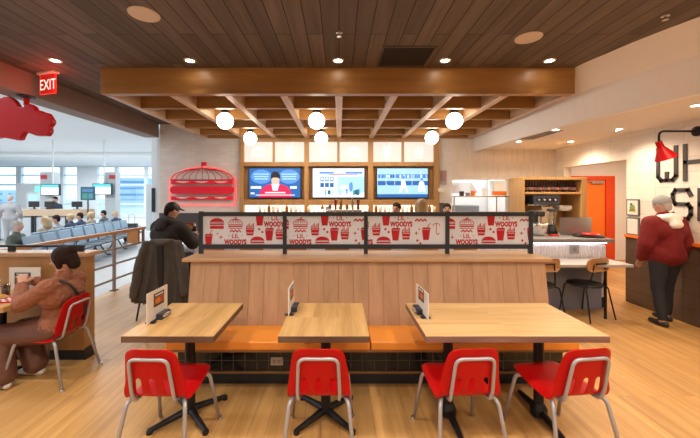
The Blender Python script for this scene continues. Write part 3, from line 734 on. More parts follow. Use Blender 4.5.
for (a_, c_, z1_, z0_, m, s_) in ((440.5,447.5,170,184.5,'pinkish','pink and grey notice framed on wall beside the screens'),(439.5,445,203,215,'dark','dark small notice low on wall beside the screens')):
    ps = thing('wall_notice', s_, 'notice', (0,0,0))
    MB().box(W7(a_), W7(c_), 6.975, 6.998, Z7(z0_), Z7(z1_)).build('frame', M['conc_grey'] if m == 'pinkish' else M['black_p'], ps)
    MB().box(W7(a_)+.015, W7(c_)-.015, 6.970, 6.975, Z7(z0_)+.07, Z7(z1_)-.015).build('sheet', plain('notice_'+m, (.45,.28,.27) if m == 'pinkish' else (.10,.12,.16), .6), ps)
sb = thing('switch_plate', 'small white switch plate on the oak screen frame edge', 'switch', (W7(439.5),6.86,Z7(190)))
MB().box(-.05,.05,-.01,.12,-.04,.04).build('plate', M['white'], sb, bevel=.003)

# beer taps
tt = thing('tap_tower', 'steel beer tap tower on the bar below the centre screen', 'tap tower', (at(344,0,5.2)[0], 5.2, 1.045))
MB().tube([(-.26,0,0),(-.26,0,.44),(-.26,0,.47)], .02).tube([(.26,0,0),(.26,0,.40)], .02).tube([(-.28,0,.39),(.28,0,.39)], .028, 12).build('rail', M['steel_b'], tt)
for k, (c_, h, t_) in enumerate((((.30,.30,.30),.10,0),((.50,.02,.02),.17,1),((.50,.28,.03),.19,0),((.35,.10,.05),.09,2),((.55,.50,.40),.22,0),((.25,.05,.03),.17,1))):
    xx = -.22+k*.088
    p_ = MB().tube([(xx,-.03,.39),(xx,-.07,.40),(xx,-.07,.34)], .009).build('faucet', M['steel_b'], tt)
    MB().lathe([(0,0),(.012,0),(.020+.006*(t_==0),h*.55),(.026 if t_ else .012,h*.85),(0,h)], (xx,-.05,.42), seg=12).build('tap_handle', plain('tap_col%d' % k, c_, .4), p_, smooth=True)
# letter-like white menu tiles behind the taps (small cards on the back counter)
card0 = None
for k in range(12):
    px = 314+k*4.7; lab = 'small white price card in the backlit row behind the taps'
    if card0 is None:
        card0 = thing('price_card', lab, 'card', (0,0,0), 0, 'price cards behind the taps'); MB().box(-.038,.038,0,.006,0,.085).build('card', emis('lit_card', (1,.92,.8), 1.6), card0)
        MB().box(-.012,.012,-.002,0,.02,.06).build('mark', M['ply'], card0); card0.location = (W7(px)*.965, 6.69, 1.3255)
    else: dup(card0, (W7(px)*.965, 6.69, 1.3255))

# things on the bar near the man
cd = thing('condiment_stand', 'burger picture stand on the bar beside the seated man', 'menu stand', (at(188,0,5.1)[0], 5.10, 1.045))
MB().box(-.10,.10,-.01,.01,0,.22).build('board', plain('dark_red_card',(.40,.04,.05),.5), cd)
a = Art(); a.ell(0,.15,.08,.055,0); a.layer = 1; a.rect(-.085,.10,.085,.125,1); a.rect(-.08,.04,.08,.08,2); a.ell(.02,.05,.04,.02,0)
a.build('burger_print', [plain('bun_orange',(.75,.33,.06),.5), plain('patty_brown',(.12,.04,.02),.5), plain('tomato',(.65,.10,.08),.5)], lambda u, v, w_: (u, -.01-w_, v), cd)
kb = thing('ketchup_bottle', 'dark red squeeze bottle beside the burger picture stand', 'bottle', (at(195.5,0,5.05)[0], 5.02, 1.045))
MB().lathe([(0,0),(.036,0),(.038,.13),(.03,.16),(.014,.18),(0,.18)], seg=18).build('body', plain('deep_red',(.10,.008,.01),.25), kb, smooth=True); MB().lathe([(.016,.18),(.016,.2),(.005,.225),(0,.225)], seg=12).build('cap', M['white'], kb)
MB().lathe([(.0385,.05),(.0388,.10)], seg=18).build('label', plain('pale_label',(.55,.45,.4),.6), kb, smooth=True)

# ================================================================== SEATING
# bar stool
def stool(label, x, y, rz=0, g='bar stools along the fluted bar', first=[None]):
    if first[0] is None:
        t = thing('bar_stool', label, 'stool', (x,y,0), rz, g)
        MB().lathe([(0,.70),(.17,.70),(.185,.715),(.18,.735),(0,.74)], seg=24).build('seat', M['ply'], t, smooth=False)
        for sx_ in (-1,1):
            for sy_ in (-1,1): MB().tube([(sx_*.12,sy_*.12,.705),(sx_*.20,sy_*.20,0)], .012).build('leg', M['black'], t)
        q_ = [(.175*math.cos(a_),.175*math.sin(a_),.26) for a_ in [PI/4+PI/2*i for i in range(4)]]
        MB().tube([(s1*.176,s2*.176,.24) for s1, s2 in ((-1,-1),(1,-1),(1,1),(-1,1))], .009, 8, closed=True).build('footrest', M['black'], t)
        pr_ = [(.19*math.sin(a_), -.05-.16*math.cos(a_)) for a_ in [(-60+10*i)*PI/180 for i in range(13)]]
        inn = [(.175*math.sin(a_), -.05-.145*math.cos(a_)) for a_ in [(-60+10*i)*PI/180 for i in range(13)]][::-1]
        MB().prism(pr_+inn, .12, lambda u, v, w_: (u, v, w_), .86).build('backrest', M['ply'], t, bevel=.008)
        MB().tube([(-.10,-.12,.71),(-.12,-.18,.92)], .009).tube([(.10,-.12,.71),(.12,-.18,.92)], .009).build('back_support', M['black'], t)
        first[0] = t; return t
    return dup(first[0], (x,y,0), rz, label, g)
for k, px in enumerate((216, 254, 296, 337, 378, 424, 462)):
    lab = {5:'bar stool under the brown haired person below the baseball screen'}.get(k, 'empty round bar stool tucked against the fluted bar front')
    stool(lab, (px-339)*4.6/F, 4.6, 0)
stool('bar stool under the man in the charcoal hoodie', -2.48, 4.58, -.3, 'bar stools at the burger wall end')

# ply cafe chairs at low table
def cafe_chair(label, x, y, rz):
    t = thing('cafe_chair', label, 'chair', (x,y,0), rz)
    poly = rrect(-.20,.66,.20,.84,.07)
    bm_ = MB()
    N_ = len(poly); 
    A = [bm_.bm.verts.new((u, -.21-.0+.06*(u/.2)**2*.6, v)) for u, v in poly]; Bq = [bm_.bm.verts.new((u, -.222+.06*(u/.2)**2*.6, v)) for u, v in poly]
    bm_.bm.faces.new(A); bm_.bm.faces.new(Bq[::-1])
    for i in range(N_): bm_.bm.faces.new((A[i],Bq[i],Bq[(i+1)%N_],A[(i+1)%N_]))
    bm_.build('backrest', M['ply'], t)
    MB().lathe([(0,.435),(.20,.435),(.22,.45),(.21,.465),(0,.458)], seg=28).build('seat', M['black_p'], t, smooth=True)
    for s_ in (-1,1):
        MB().tube(rounded([(s_*.10,-.20,.76),(s_*.12,-.19,.60),(s_*.16,-.14,.44)], .04), .009, 8).build('back_support', M['black'], t)
        MB().tube(rounded([(s_*.14,-.15,.445),(s_*.20,-.17,.43),(s_*.235,-.25,0)], .04), .010, 8).build('leg', M['black'], t)
        MB().tube(rounded([(s_*.14,.12,.445),(s_*.20,.14,.43),(s_*.225,.20,0)], .04), .010, 8).build('leg', M['black'], t)
    MB().tube([(-.09,-.224,.77),(.09,-.224,.77)], .012, 8).build('bracket', M['black'], t)
    return t
cafe_chair('black seated chair with plywood back pulled up to the low table', at(584,0,4.65)[0], 4.64, .30)
cafe_chair('plywood backed chair mostly hidden behind the booth end', at(537,0,4.62)[0], 4.62, .1)

# ---- booth
bo = thing('booth_bench', 'long orange seated booth bench with plank back and dark tiled base', 'booth', (0,0,0))
BL, BR = -1.44, 2.0
NP = 24; pw = (BR-BL)/NP
b = MB(); bm_ = b.bm
def booth_y(z): return 3.10+.10*(z-.42)/.62
xs = []
for i in range(NP+1):
    x = BL+i*pw
    if i > 0: xs.append((x-.004, 0))
    if 0 < i < NP: xs.append((x, .004))
    if i < NP: xs.append((x+.004, 0))
lo = [bm_.verts.new((x, booth_y(.40)+d_, .40)) for x, d_ in xs]; hi = [bm_.verts.new((x, booth_y(1.045)+d_, 1.045)) for x, d_ in xs]
for i in range(len(xs)-1): bm_.faces.new((lo[i], lo[i+1], hi[i+1], hi[i]))
bl_ = bm_.verts.new((BL,3.40,.40)); br_ = bm_.verts.new((BR,3.40,.40)); tl_ = bm_.verts.new((BL,3.40,1.045)); tr_ = bm_.verts.new((BR,3.40,1.045))
bm_.faces.new((bl_,tl_,tr_,br_)); bm_.faces.new([lo[0],hi[0],tl_,bl_]); bm_.faces.new([lo[-1],br_,tr_,hi[-1]]); bm_.faces.new(hi+[tr_,tl_]); bm_.faces.new(lo[::-1]+[bl_,br_])
bko = b.build('backrest', M['booth_w'], bo); bko.location = (0,0,0)
MB().box(BL, BR, 3.30, 3.64, 0, 1.045).build('rear_body', M['cap_w'], bo)
MB().box(BL-.07, BR+.05, 3.165, 3.66, 1.045, 1.078).build('cap', M['cap_w'], bo, bevel=.006)
for a_, c_ in ((BL-.02,.26),(.268,BR+.02)):
    MB().box(a_, c_, 2.76, 3.12, .385, .46).build('cushion', M['orange'], bo, bevel=.014, bseg=3)
MB().box(BL-.02, BR+.02, 2.775, 3.12, .365, .385).build('seat_board', M['trimw'], bo)
MB().box(BL, BR, 2.95, 3.30, .115, .365).build('tiled_base', M['btile'], bo)
MB().box(BL, BR, 2.935, 2.96, .100, .118).build('base_trim', M['trimw'], bo)
MB().box(BL, BR, 2.955, 3.30, 0, .10).build('toe_kick', M['toe'], bo)
ol = thing('wall_outlet', 'silver outlet set in the dark tiled booth base', 'outlet', (-.555, 2.95, .205))
MB().box(-.055,.055,-.008,0,-.036,.036).build('plate', plain('satin_plate',(.42,.38,.35),.4,.4), ol, bevel=.003); MB().box(-.035,-.008,-.011,-.008,-.016,.016).box(.008,.035,-.011,-.008,-.016,.016).build('sockets', M['taupe'], ol)

# ---- divider
dv = thing('divider_screen', 'charcoal framed divider with four white panels of red burger prints', 'divider', (0,3.45,1.078))
PX = [-1.44,-.565,.28,1.13,2.0]
for x in PX: MB().box(x-.02,x+.02,-.02,.02,0,.442).build('post', M['frame_g'], dv, bevel=.002)
for z0_, z1_ in ((.392,.435),(.052,.098)):
    for a_, c_ in zip(PX, PX[1:]): MB().box(a_+.02,c_-.02,-.018,.018,z0_,z1_).build('rail', M['frame_g'], dv, bevel=.002)
vh = .147
for i, (a_, c_) in enumerate(zip(PX, PX[1:])):
    cx = (a_+c_)/2; hw = (c_-a_)/2-.02
    pn = MB().box(-hw,hw,-.006,.006,.098,.392).build('panel', M['panel_w'], dv, loc=(cx,0,0))
    a = Art(); U = .01045
    def motif(ox):
        X = lambda px: -hw+(px+ox)*U
        Y = lambda py: vh-py*U
        ic_burger(a, X(14), Y(7.5), .120); ic_tent(a, X(32.5), Y(8), .118); ic_cup(a, X(6), Y(23), .110); ic_spark(a, X(14.5), Y(17.4), .035); ic_spark(a, X(18), Y(21), .055)
        ic_zig(a, X(32.5), Y(14.8), .095); ic_logo(a, X(32.5), Y(22.8), .118); ic_fries(a, X(47), Y(13), .118); ic_cup(a, X(57), Y(2.6), .118); ic_bits(a, X(57.7), Y(14.4), .075)
        ic_burger(a, X(54.3), Y(25.8), .118); ic_cup(a, X(66.5), Y(17.5), .120); ic_logo(a, X(72), Y(5), .118); ic_fries(a, X(76.7), Y(17), .118)
        ic_zig(a, X(91.5), Y(4), .10); ic_spark(a, X(87), Y(17), .055); ic_spark(a, X(90), Y(13), .035); ic_bits(a, X(89.5), Y(25.7), .075); ic_cup(a, X(97), Y(17), .118)
        a.line([(X(107)+.035*math.cos(t), Y(10)+.03*math.sin(t)) for t in [PI*i/8 for i in range(9)]], .007); a.line([(X(107),Y(7)),(X(107),Y(17)),(X(108.5),Y(18.5)),(X(110),Y(17))], .007)
    ox = [0, -18.8, -38.5, -15][i]
    motif(ox)
    if i < 3: motif(ox+117)
    if i: motif(ox-117)
    a.build('burger_print', [M['print_r'], M['panel_w']], lambda u, v, w_: (u, -.006-w_, .245+v), pn, (-hw, -vh, hw, vh))

# ---- tables
def xbase(t, spread=.205):
    MB().tube([(0,0,.03),(0,0,.70)], .037, 20).build('column', M['black'], t)
    for a_ in (PI/4, 3*PI/4):
        b_ = MB()
        b_.tube([(-.29*math.cos(a_),-.29*math.sin(a_),.022),(-.05*math.cos(a_),-.05*math.sin(a_),.045),(.05*math.cos(a_),.05*math.sin(a_),.045),(.29*math.cos(a_),.29*math.sin(a_),.022)], [.017,.026,.026,.017], 10)
        for s_ in (-1,1): b_.lathe([(0,0),(.022,0),(.022,.022),(0,.03)], (s_*.28*math.cos(a_),s_*.28*math.sin(a_),0), 12)
        b_.build('foot', M['black'], t)
    MB().box(-.17,.17,-.17,.17,.695,.705).build('mount_plate', M['black'], t)
def table(label, x0, x1, y0_, y1_, mat, em_, bases):
    cx, cy = (x0+x1)/2, (y0_+y1_)/2
    t = thing('dining_table', label, 'table', (cx,cy,0))
    MB().box(-(x1-x0)/2,(x1-x0)/2,-(y1_-y0_)/2,(y1_-y0_)/2,.7465,.75).build('tabletop', mat, t, bevel=.0015)
    MB().box(-(x1-x0)/2,(x1-x0)/2,-(y1_-y0_)/2,(y1_-y0_)/2,.705,.7465).build('edge_band', em_, t, bevel=.003)
    if bases == 'x': xbase(t)
    else:
        for bx_ in bases:
            b_ = bx_-cx
            MB().tube([(b_,0,.03),(b_,0,.70)], .036, 18).build('column', M['black'], t)
            MB().lathe([(.06,.0),(.06,.05),(.045,.08),(.036,.09)], (b_,0,.01), 18).build('collar', M['black'], t)
            MB().tube([(b_,-.30,.022),(b_,-.06,.04),(b_,.06,.04),(b_,.27,.022)], [.018,.028,.028,.018], 10).build('foot', M['black'], t)
            MB().box(b_-.03,b_+.03,-.25,.25,.695,.705).build('mount_plate', M['black'], t)
    return t
table('small square oak table whose red chair stands at the booth end by the hanging coat', -1.449, -.832, 2.19, 2.868, M['table_y'], M['edge'], 'x')
table('small square oak table standing between the other two booth tables', -.406, .203, 2.19, 2.868, M['table_y'], M['edge'], 'x')
table('wide rectangular oak table with two red chairs', .578, 1.80, 2.19, 2.868, M['table_x'], M['edge_red'], (.836, 1.53))

# ---- red chairs (face +Y)
shell_prof = [(-.292,.770,.118),(-.290,.762,.142),(-.283,.735,.156),(-.270,.68,.165),(-.256,.62,.174),(-.244,.57,.181),(-.234,.53,.187),(-.224,.49,.192),(-.212,.458,.197),(-.19,.433,.2),(-.16,.422,.2),(-.10,.421,.2),(-.02,.426,.2),(.07,.435,.198),(.14,.446,.192),(.185,.447,.182),(.207,.438,.168),(.212,.42,.15)]
us = [-1,-.96,-.85,-.68,-.56,-.38,-.24,-.09,.09,.24,.38,.56,.68,.85,.96,1]
holes = {(4,),(7,),(10,)}
def make_chair():
    t = thing('school_chair', '', 'chair')
    b_ = MB(); g = []
    for r, (y, z, hw) in enumerate(shell_prof):
        row = []
        for u in us:
            yy, zz = y, z
            back = max(0, min(1, (z-.45)/.08)) if y < -.15 else 0
            yy += .030*abs(u)**3*back - .0*back
            if r < 4: zz += -(.030,.024,.012,.003)[r]*abs(u)**5
            if y >= -.20: zz += (-.028*abs(u)**8+.012*u*u)
            row.append(b_.bm.verts.new((u*hw, yy, zz)))
        g.append(row)
    for r in range(len(g)-1):
        for c_ in range(len(us)-1):
            if 5 <= r < 8 and c_ in (4, 7, 10): continue
            b_.bm.faces.new((g[r][c_], g[r][c_+1], g[r+1][c_+1], g[r+1][c_]))
    b_.build('shell', M['red'], t, smooth=True, mods=[('SOLIDIFY', dict(thickness=.007, offset=1)), ('SUBSURF', dict(levels=2, render_levels=2))])
    MB().tube(rounded([(-.125,-.02,.412),(-.125,-.215,.412),(-.130,-.238,.47),(-.118,-.288,.705),(.118,-.288,.705),(.130,-.238,.47),(.125,-.215,.412),(.125,-.02,.412)], .045, 6), .0105, 12).build('back_hoop', M['steel'], t, smooth=True)
    for s_ in (-1,1):
        MB().tube(rounded([(s_*.225,-.30,.012),(s_*.185,-.205,.385),(s_*.165,-.17,.408),(s_*.14,-.04,.410)], .05, 6), .0125, 12).build('leg', M['steel'], t, smooth=True)
        MB().tube(rounded([(s_*.225,.235,.012),(s_*.190,.145,.385),(s_*.165,.11,.412),(s_*.14,-.02,.410)], .05, 6), .0125, 12).build('leg', M['steel'], t, smooth=True)
    MB().tube([(-.15,-.06,.406),(.15,-.06,.406)], .011, 10).tube([(-.15,.08,.406),(.15,.08,.406)], .011, 10).build('cross_brace', M['steel'], t)
    for (x, y) in ((-.228,-.306),(.228,-.306),(-.228,.24),(.228,.24)):
        MB().lathe([(0,0),(.017,0),(.018,.012),(.014,.022),(0,.022)], (x,y,0), 14).build('foot_glide', M['steel_b'], t)
    return t
ch = make_chair(); ch.location = (-1.13,2.25,0); ch.rotation_euler = (0,0,-.03); ch['label'] = 'red plastic chair at the table with the slanted menu card by the coat'; ch['group'] = 'red chairs at the booth tables'
dup(ch, (-.125,2.26,0), 0.0, 'red plastic chair at the small table opposite the silver outlet')
dup(ch, (.80,2.26,0), .06, 'red plastic chair at the wide table next to its menu card end')
dup(ch, (1.48,2.26,0), .12, 'red plastic chair at the wide table end facing the open floor')
dup(ch, (-2.68,3.06,0), PI/2, 'red plastic chair with the person in rust fleece sitting on it', 'red chair at the partition table')

# ---- menu holders
def menu(label, x, y, rz, facing, ln=.25, hh=.225):
    t = thing('menu_holder', label, 'menu holder', (x,y,.7505), rz)
    b_ = MB(); b_.box(-.0025,.0025,-ln/2,ln/2,.004,hh); b_.build('card', M['paper'], t, rot=None) if False else b_.build('card', M['paper'], t)
    a = Art()
    a.rect(-.055,.10,.085,.20,0); a.layer = 1; a.rect(-.048,.115,.078,.172,1); a.layer = 2
    a.ell(.0,.14,.035,.022,2); a.ell(.045,.145,.022,.02,3); a.rect(-.04,.178,.07,.19,4)
    a.build('food_picture', [M['black_p'], plain('menu_brown',(.28,.13,.04),.5), plain('menu_orange',(.75,.22,.04),.5), plain('menu_red',(.60,.04,.03),.5), M['paper']], lambda u, v, w_: (facing*(.0025+w_), u, v), t)
    MB().box(min(facing*.004,facing*.05),max(facing*.004,facing*.05),-.03,.10,0,.045).build('holder_base', plain('navy_holder',(.03,.035,.06),.35), t, bevel=.006)
    a = Art(); a.ell(.035,.024,.05,.014,0); a.layer = 1; a.line([(-.005,.02),(.01,.03),(.02,.018),(.035,.03),(.05,.018),(.07,.028)], .005, 1)
    a.build('holder_mark', [M['paper'], plain('navy_mark',(.03,.035,.1),.4)], lambda u, v, w_: (facing*(.05+w_), u, v), t)
    MB().box(-.035,.035,-.10,-.06,0,.006).box(-.012,.012,-.10,.02,0,.012).build('foot', M['black_p'], t)
menu('white menu card in a dark holder on the table beside the hanging coat', -1.375, 2.50, -.02, 1, .27)
menu('white menu card seen edge-on at the small table opposite the outlet', -.385, 2.66, -.04, 1, .24, .22)
menu('white menu card at the edge of the wide oak table', .655, 2.60, .06, -1, .30, .20)

# ---- partition booth (left)
pt = thing('partition_wall', 'low oak partition with pale cap and black toe beside the woman', 'partition', (0,0,0))
MB().box(-5.0,-2.605,3.38,3.52,.10,1.06).build('body', M['part_w'], pt, bevel=.003)
MB().box(-5.03,-2.565,3.35,3.56,1.06,1.10).build('cap', M['cap_w'], pt, bevel=.006)
MB().box(-5.0,-2.605,3.385,3.515,0,.10).build('toe_kick', M['toe'], pt)
MB().box(-2.607,-2.600,3.378,3.522,.0,.12).build('corner_plate', M['toe'], pt)
pr_ = thing('partition_rail', 'thin black metal rail standing on the low oak partition', 'rail', (0,3.45,1.10))
MB().box(-4.9,-2.66,-.012,.012,.045,.068).build('bar', M['black'], pr_)
for x in (-3.42,-2.70,-4.3): MB().box(x-.03,x+.03,-.014,.014,0,.045).build('post', M['black'], pr_)
tb = thing('dining_table', 'oak table with food beside the woman and the low partition', 'table', (-3.13,3.06,0))
MB().box(-.33,.33,-.31,.31,.7465,.75).build('tabletop', M['table_y'], tb, bevel=.0015); MB().box(-.33,.33,-.31,.31,.705,.7465).build('edge_band', M['table_y'], tb, bevel=.003)
xbase(tb)
# food on it
ty = thing('food_tray', 'red rimmed tray with checked paper on the table beside the woman', 'tray', (-3.03,2.95,.7505), .15)
MB().box(-.16,.16,-.11,.11,0,.01).build('tray_body', M['red'], ty, bevel=.004)
a = Art(); a.rect(-.15,-.10,.15,.10,0); a.layer = 1
for i in range(10):
    for j in range(7):
        if (i+j) % 2: a.rect(-.14+i*.028,-.10+j*.028,-.112+i*.028,-.072+j*.028,1)
a.build('checked_paper', [M['paper'], M['print_r']], lambda u, v, w_: (u, v, .010+w_), ty)
def crumple(name, mat, loc, r, sc_, label, cat, seed):
    b_ = MB(); bmesh.ops.create_icosphere(b_.bm, subdivisions=4, radius=r)
    for v in b_.bm.verts:
        n1 = noise.noise(v.co*18+Vector((seed,0,0)))*.35+noise.noise(v.co*45+Vector((seed,3,0)))*.2
        v.co = Vector((v.co.x*sc_[0], v.co.y*sc_[1], v.co.z*sc_[2]))*(1+n1)
        if v.co.z < -r*sc_[2]*.55: v.co.z = -r*sc_[2]*.55
    lo_ = min(v.co.z for v in b_.bm.verts)
    o = b_.build(name, mat, None, loc=(loc[0],loc[1],loc[2]-lo_), smooth=False); return tag(o, label, cat)
crumple('burger_wrapper', M['paper'], (-2.96,3.13,.7505), .075, (1.2,.9,.8), 'crumpled white burger wrapper on the table in front of the woman', 'wrapper', 2)
crumple('fries_heap', plain('fried',(.60,.32,.08),.6), (-3.06,2.96,.7655), .055, (1.4,1.0,.35), 'small heap of fried food on the checked tray paper', 'food', 7)
dg_ = thing('drink_glass', 'glass of dark cola on the table by the standing menu', 'drink', (-3.11,3.08,.7505))
MB().lathe([(0,0),(.030,0),(.037,.115),(.034,.115),(.028,.006),(0,.006)], seg=20).build('glass', M['cglass'], dg_, smooth=True)
MB().lathe([(0,.007),(.0275,.007),(.0325,.095),(0,.095)], seg=20).build('cola', plain('cola',(.045,.012,.006),.15), dg_, smooth=True)
cp = thing('red_cup', 'orange red paper cup at the partition table', 'cup', (-3.26,3.12,.7505))
MB().lathe([(0,0),(.030,0),(.042,.12),(0,.12)], seg=20).build('cup_body', plain('orange_red',(.75,.10,.04),.5), cp, smooth=False); MB().lathe([(.044,.12),(.044,.13),(0,.135)], seg=20).build('lid', M['white'], cp); MB().tube([(0,0,.13),(.01,0,.22)], .004).build('straw', M['white'], cp)
mb_ = thing('menu_holder', 'white standing menu with food picture against the oak partition', 'menu holder', (-3.12,3.28,.7505))
MB().box(-.155,.155,-.004,.004,0,.22).build('card', M['paper'], mb_)
a = Art(); a.rect(-.10,.05,.06,.17,0); a.layer = 1; a.rect(-.09,.06,.05,.135,1); a.layer = 2; a.ell(-.03,.10,.04,.028,2); a.ell(.02,.11,.02,.02,3); a.rect(-.08,.148,.04,.16,4)
a.build('food_picture', [M['black_p'], plain('menu_brown2',(.28,.13,.04),.5), plain('menu_orange2',(.75,.22,.04),.5), plain('menu_red2',(.60,.04,.03),.5), M['paper']], lambda u, v, w_: (u, -.004-w_, v), mb_)
MB().box(-.05,.05,-.03,.03,0,.012).build('foot', M['black_p'], mb_)

# ---- railing
rl = thing('railing', 'dark metal railing with wooden handrail between restaurant and concourse', 'railing', (-4.0,0,0))
MB().box(-.04,.04,3.75,6.78,1.0,1.055).build('handrail', wood('handrail_wood',(.46,.22,.09),(.58,.31,.14),'y',rough=.4), rl, bevel=.01)
for y in (4.25,5.87,6.74): MB().box(-.02,.02,y-.02,y+.02,.0,1.0).build('post', M['taupe'], rl); 
for z in (.20,.47,.74): MB().box(-.014,.014,3.75,6.74,z-.016,z+.016).build('bar', M['taupe'], rl)
for y in (4.25,5.87,6.74): MB().box(-.05,.05,y-.05,y+.05,0,.012).build('post_foot', M['frame_g'], rl)
MB().box(-.24,-.02,6.60,6.66,.74,1.0).build('end_plaque', plain('orange_brown_panel',(.50,.21,.06),.5), rl)

# ================================================================== SIGNS
ex = thing('exit_sign', 'glowing red EXIT sign hanging from board ceiling', 'sign', (-3.57,4.05,3.2), -.28)
MB().box(-.15,.15,-.035,.035,-.025,0).build('canopy', M['white'], ex, bevel=.004)
MB().box(-.135,.135,-.004,.004,-.27,-.025).build('face', emis('exit_face',(.9,.03,.02),.30), ex)
MB().box(-.135,-.127,-.006,.006,-.27,-.025).box(.127,.135,-.006,.006,-.27,-.025).box(-.127,.127,-.006,.006,-.27,-.262).build('edge', M['exit_r'], ex)
Art().text('EXIT', 0, -.215, .185, 0, .74, .0).build('lettering', [M['exit_l']], lambda u, v, w_: (u, -.004-w_, v), ex)
light('POINT', 'exit_glow', (-3.42,3.93,3.02), 2.2, (1,.06,.03), shadow_soft_size=.08)
# red blade sign
cl = [(0,120),(20,110),(60,110),(85,125),(105,150),(120,178),(150,180),(165,165),(200,158),(225,175),(240,205),(275,205),(290,220),(320,220),(350,270),(350,290),(330,315),(335,345),(315,375),(240,375),(165,348),(150,365),(135,400),(110,405),(60,395),(0,385),(-60,398),(-110,370),(-190,375),(-260,330),(-250,260),(-200,200),(-150,170),(-90,120),(-40,105)]
bd = thing('hanging_sign', 'thick red cloud shaped sign hanging below the taupe beam', 'sign', (0,0,0))
def cq(p): return at(p[0]/6.74, 80+p[1]/6.74, 4.05)
MB().prism([cq(p) for p in cl], .07, lambda u, v, w_: (u, w_, v), 4.05).build('sign_body', plain('sign_gloss_red',(.55,.003,.01),.28), bd, bevel=.012, bseg=3)
x_, z_ = at(26.5, 103, 4.085)
MB().tube([(x_,4.085,z_-.12),(x_,4.085,2.905)], .028, 14).build('stem', M['red'], bd); MB().lathe([(.09,0),(.09,.012),(.03,-.02)], (x_,4.085,2.905), 20).build('flange', M['black_p'], bd)
# wall lettering, right wall
def rwall(u, v, w_): return (4.6-w_, u, v)       # u = world y
lt_ = thing('wall_lettering', 'large dark block letters W H over S H on the white tiled wall', 'lettering', (0,0,0))
def strokes(name, segs, y_start, wid, z0_, z1_, t_=.052):
    b_ = MB(); sy = -1
    for (u0, v0, u1, v1) in segs:
        p0 = (y_start-wid*u0, z0_+(z1_-z0_)*v0); p1 = (y_start-wid*u1, z0_+(z1_-z0_)*v1)
        d_ = Vector((p1[0]-p0[0], p1[1]-p0[1])); n_ = Vector((-d_.y, d_.x)).normalized()*t_/2; e_ = d_.normalized()*t_/2*.85
        a_, c_ = Vector(p0)-e_, Vector(p1)+e_
        b_.prism([tuple(a_+n_), tuple(a_-n_), tuple(c_-n_), tuple(c_+n_)], .012, lambda u, v, w_: (4.6-.0005-w_, u, v))
    b_.build(name, M['letter'], lt_)
Wd = [(0,1,0,.12),(0,.12,.18,0),(.18,0,.82,0),(.82,0,1,.12),(1,.12,1,1),(.5,0,.5,.22)]
Hs = [(0,0,0,1),(1,0,1,1),(0,.5,1,.5)]
Ss = [(1,.82,.85,1),(.85,1,.15,1),(.15,1,0,.85),(0,.85,0,.62),(0,.62,.15,.5),(.15,.5,.85,.5),(.85,.5,1,.38),(1,.38,1,.15),(1,.15,.85,0),(.85,0,.15,0),(.15,0,0,.15)]
strokes('letter', Wd, 4.75, .25, 1.90, 2.35); strokes('letter', Hs, 4.38, .24, 1.90, 2.35)
strokes('letter', Ss, 4.54, .23, 1.38, 1.76); strokes('letter', Hs, 4.20, .23, 1.38, 1.76)
# sconce
sc_ = thing('wall_lamp', 'red cone shade lamp on a long black gooseneck arm', 'lamp', (4.6,4.23,2.51))
MB().lathe([(.065,0),(.065,.02),(.03,.035),(0,.035)], (0,0,0), 24, Matrix.Rotation(-PI/2,3,'Y')).build('wall_plate', M['black'], sc_)
MB().tube(rounded([(-.02,0,0),(-.50,0,0),(-.50,0,-.16)], .09, 8), .013, 12).build('arm', M['black'], sc_, smooth=True)
MB().lathe([(.0,.02),(.035,.02),(.038,-.06),(.115,-.215),(.109,-.215),(.032,-.06),(.0,-.05)], (-.50,0,-.15), 28, Matrix.Rotation(-.45,3,'Y')).build('shade', M['red'], sc_, smooth=False)
MB().ball((-.50+.05,0,-.15-.12), .03).build('bulb', emis('bulb',(1,.8,.55),4), sc_, smooth=True)
# wall frames
for (z0_, z1_, m, s_) in ((1.37,1.63,0,'grey framed notice with green and yellow picture on the tiled wall'),(1.07,1.345,1,'grey framed white notice directly above the wainscot')):
    t = thing('framed_notice', s_, 'notice', (4.6,5.15,0))
    MB().box(-.02,0,-.11,.11,z0_,z1_).build('frame', plain('grey_wood%d'%m,(.14,.13,.12),.5), t)
    MB().box(-.023,-.02,-.09,.09,z0_+.02,z1_-.02).build('sheet', M['paper'], t)
    if not m: 
        a = Art(); a.ell(.0,1.50,.05,.05,0); a.rect(-.06,1.43,.06,1.47,1); a.ell(.02,1.55,.02,.02,2)
        a.build('picture', [plain('p_green',(.25,.35,.12),.6), plain('p_yel',(.55,.45,.1),.6), M['black_p']], lambda u, v, w_: (-.023-w_, u, v), t)

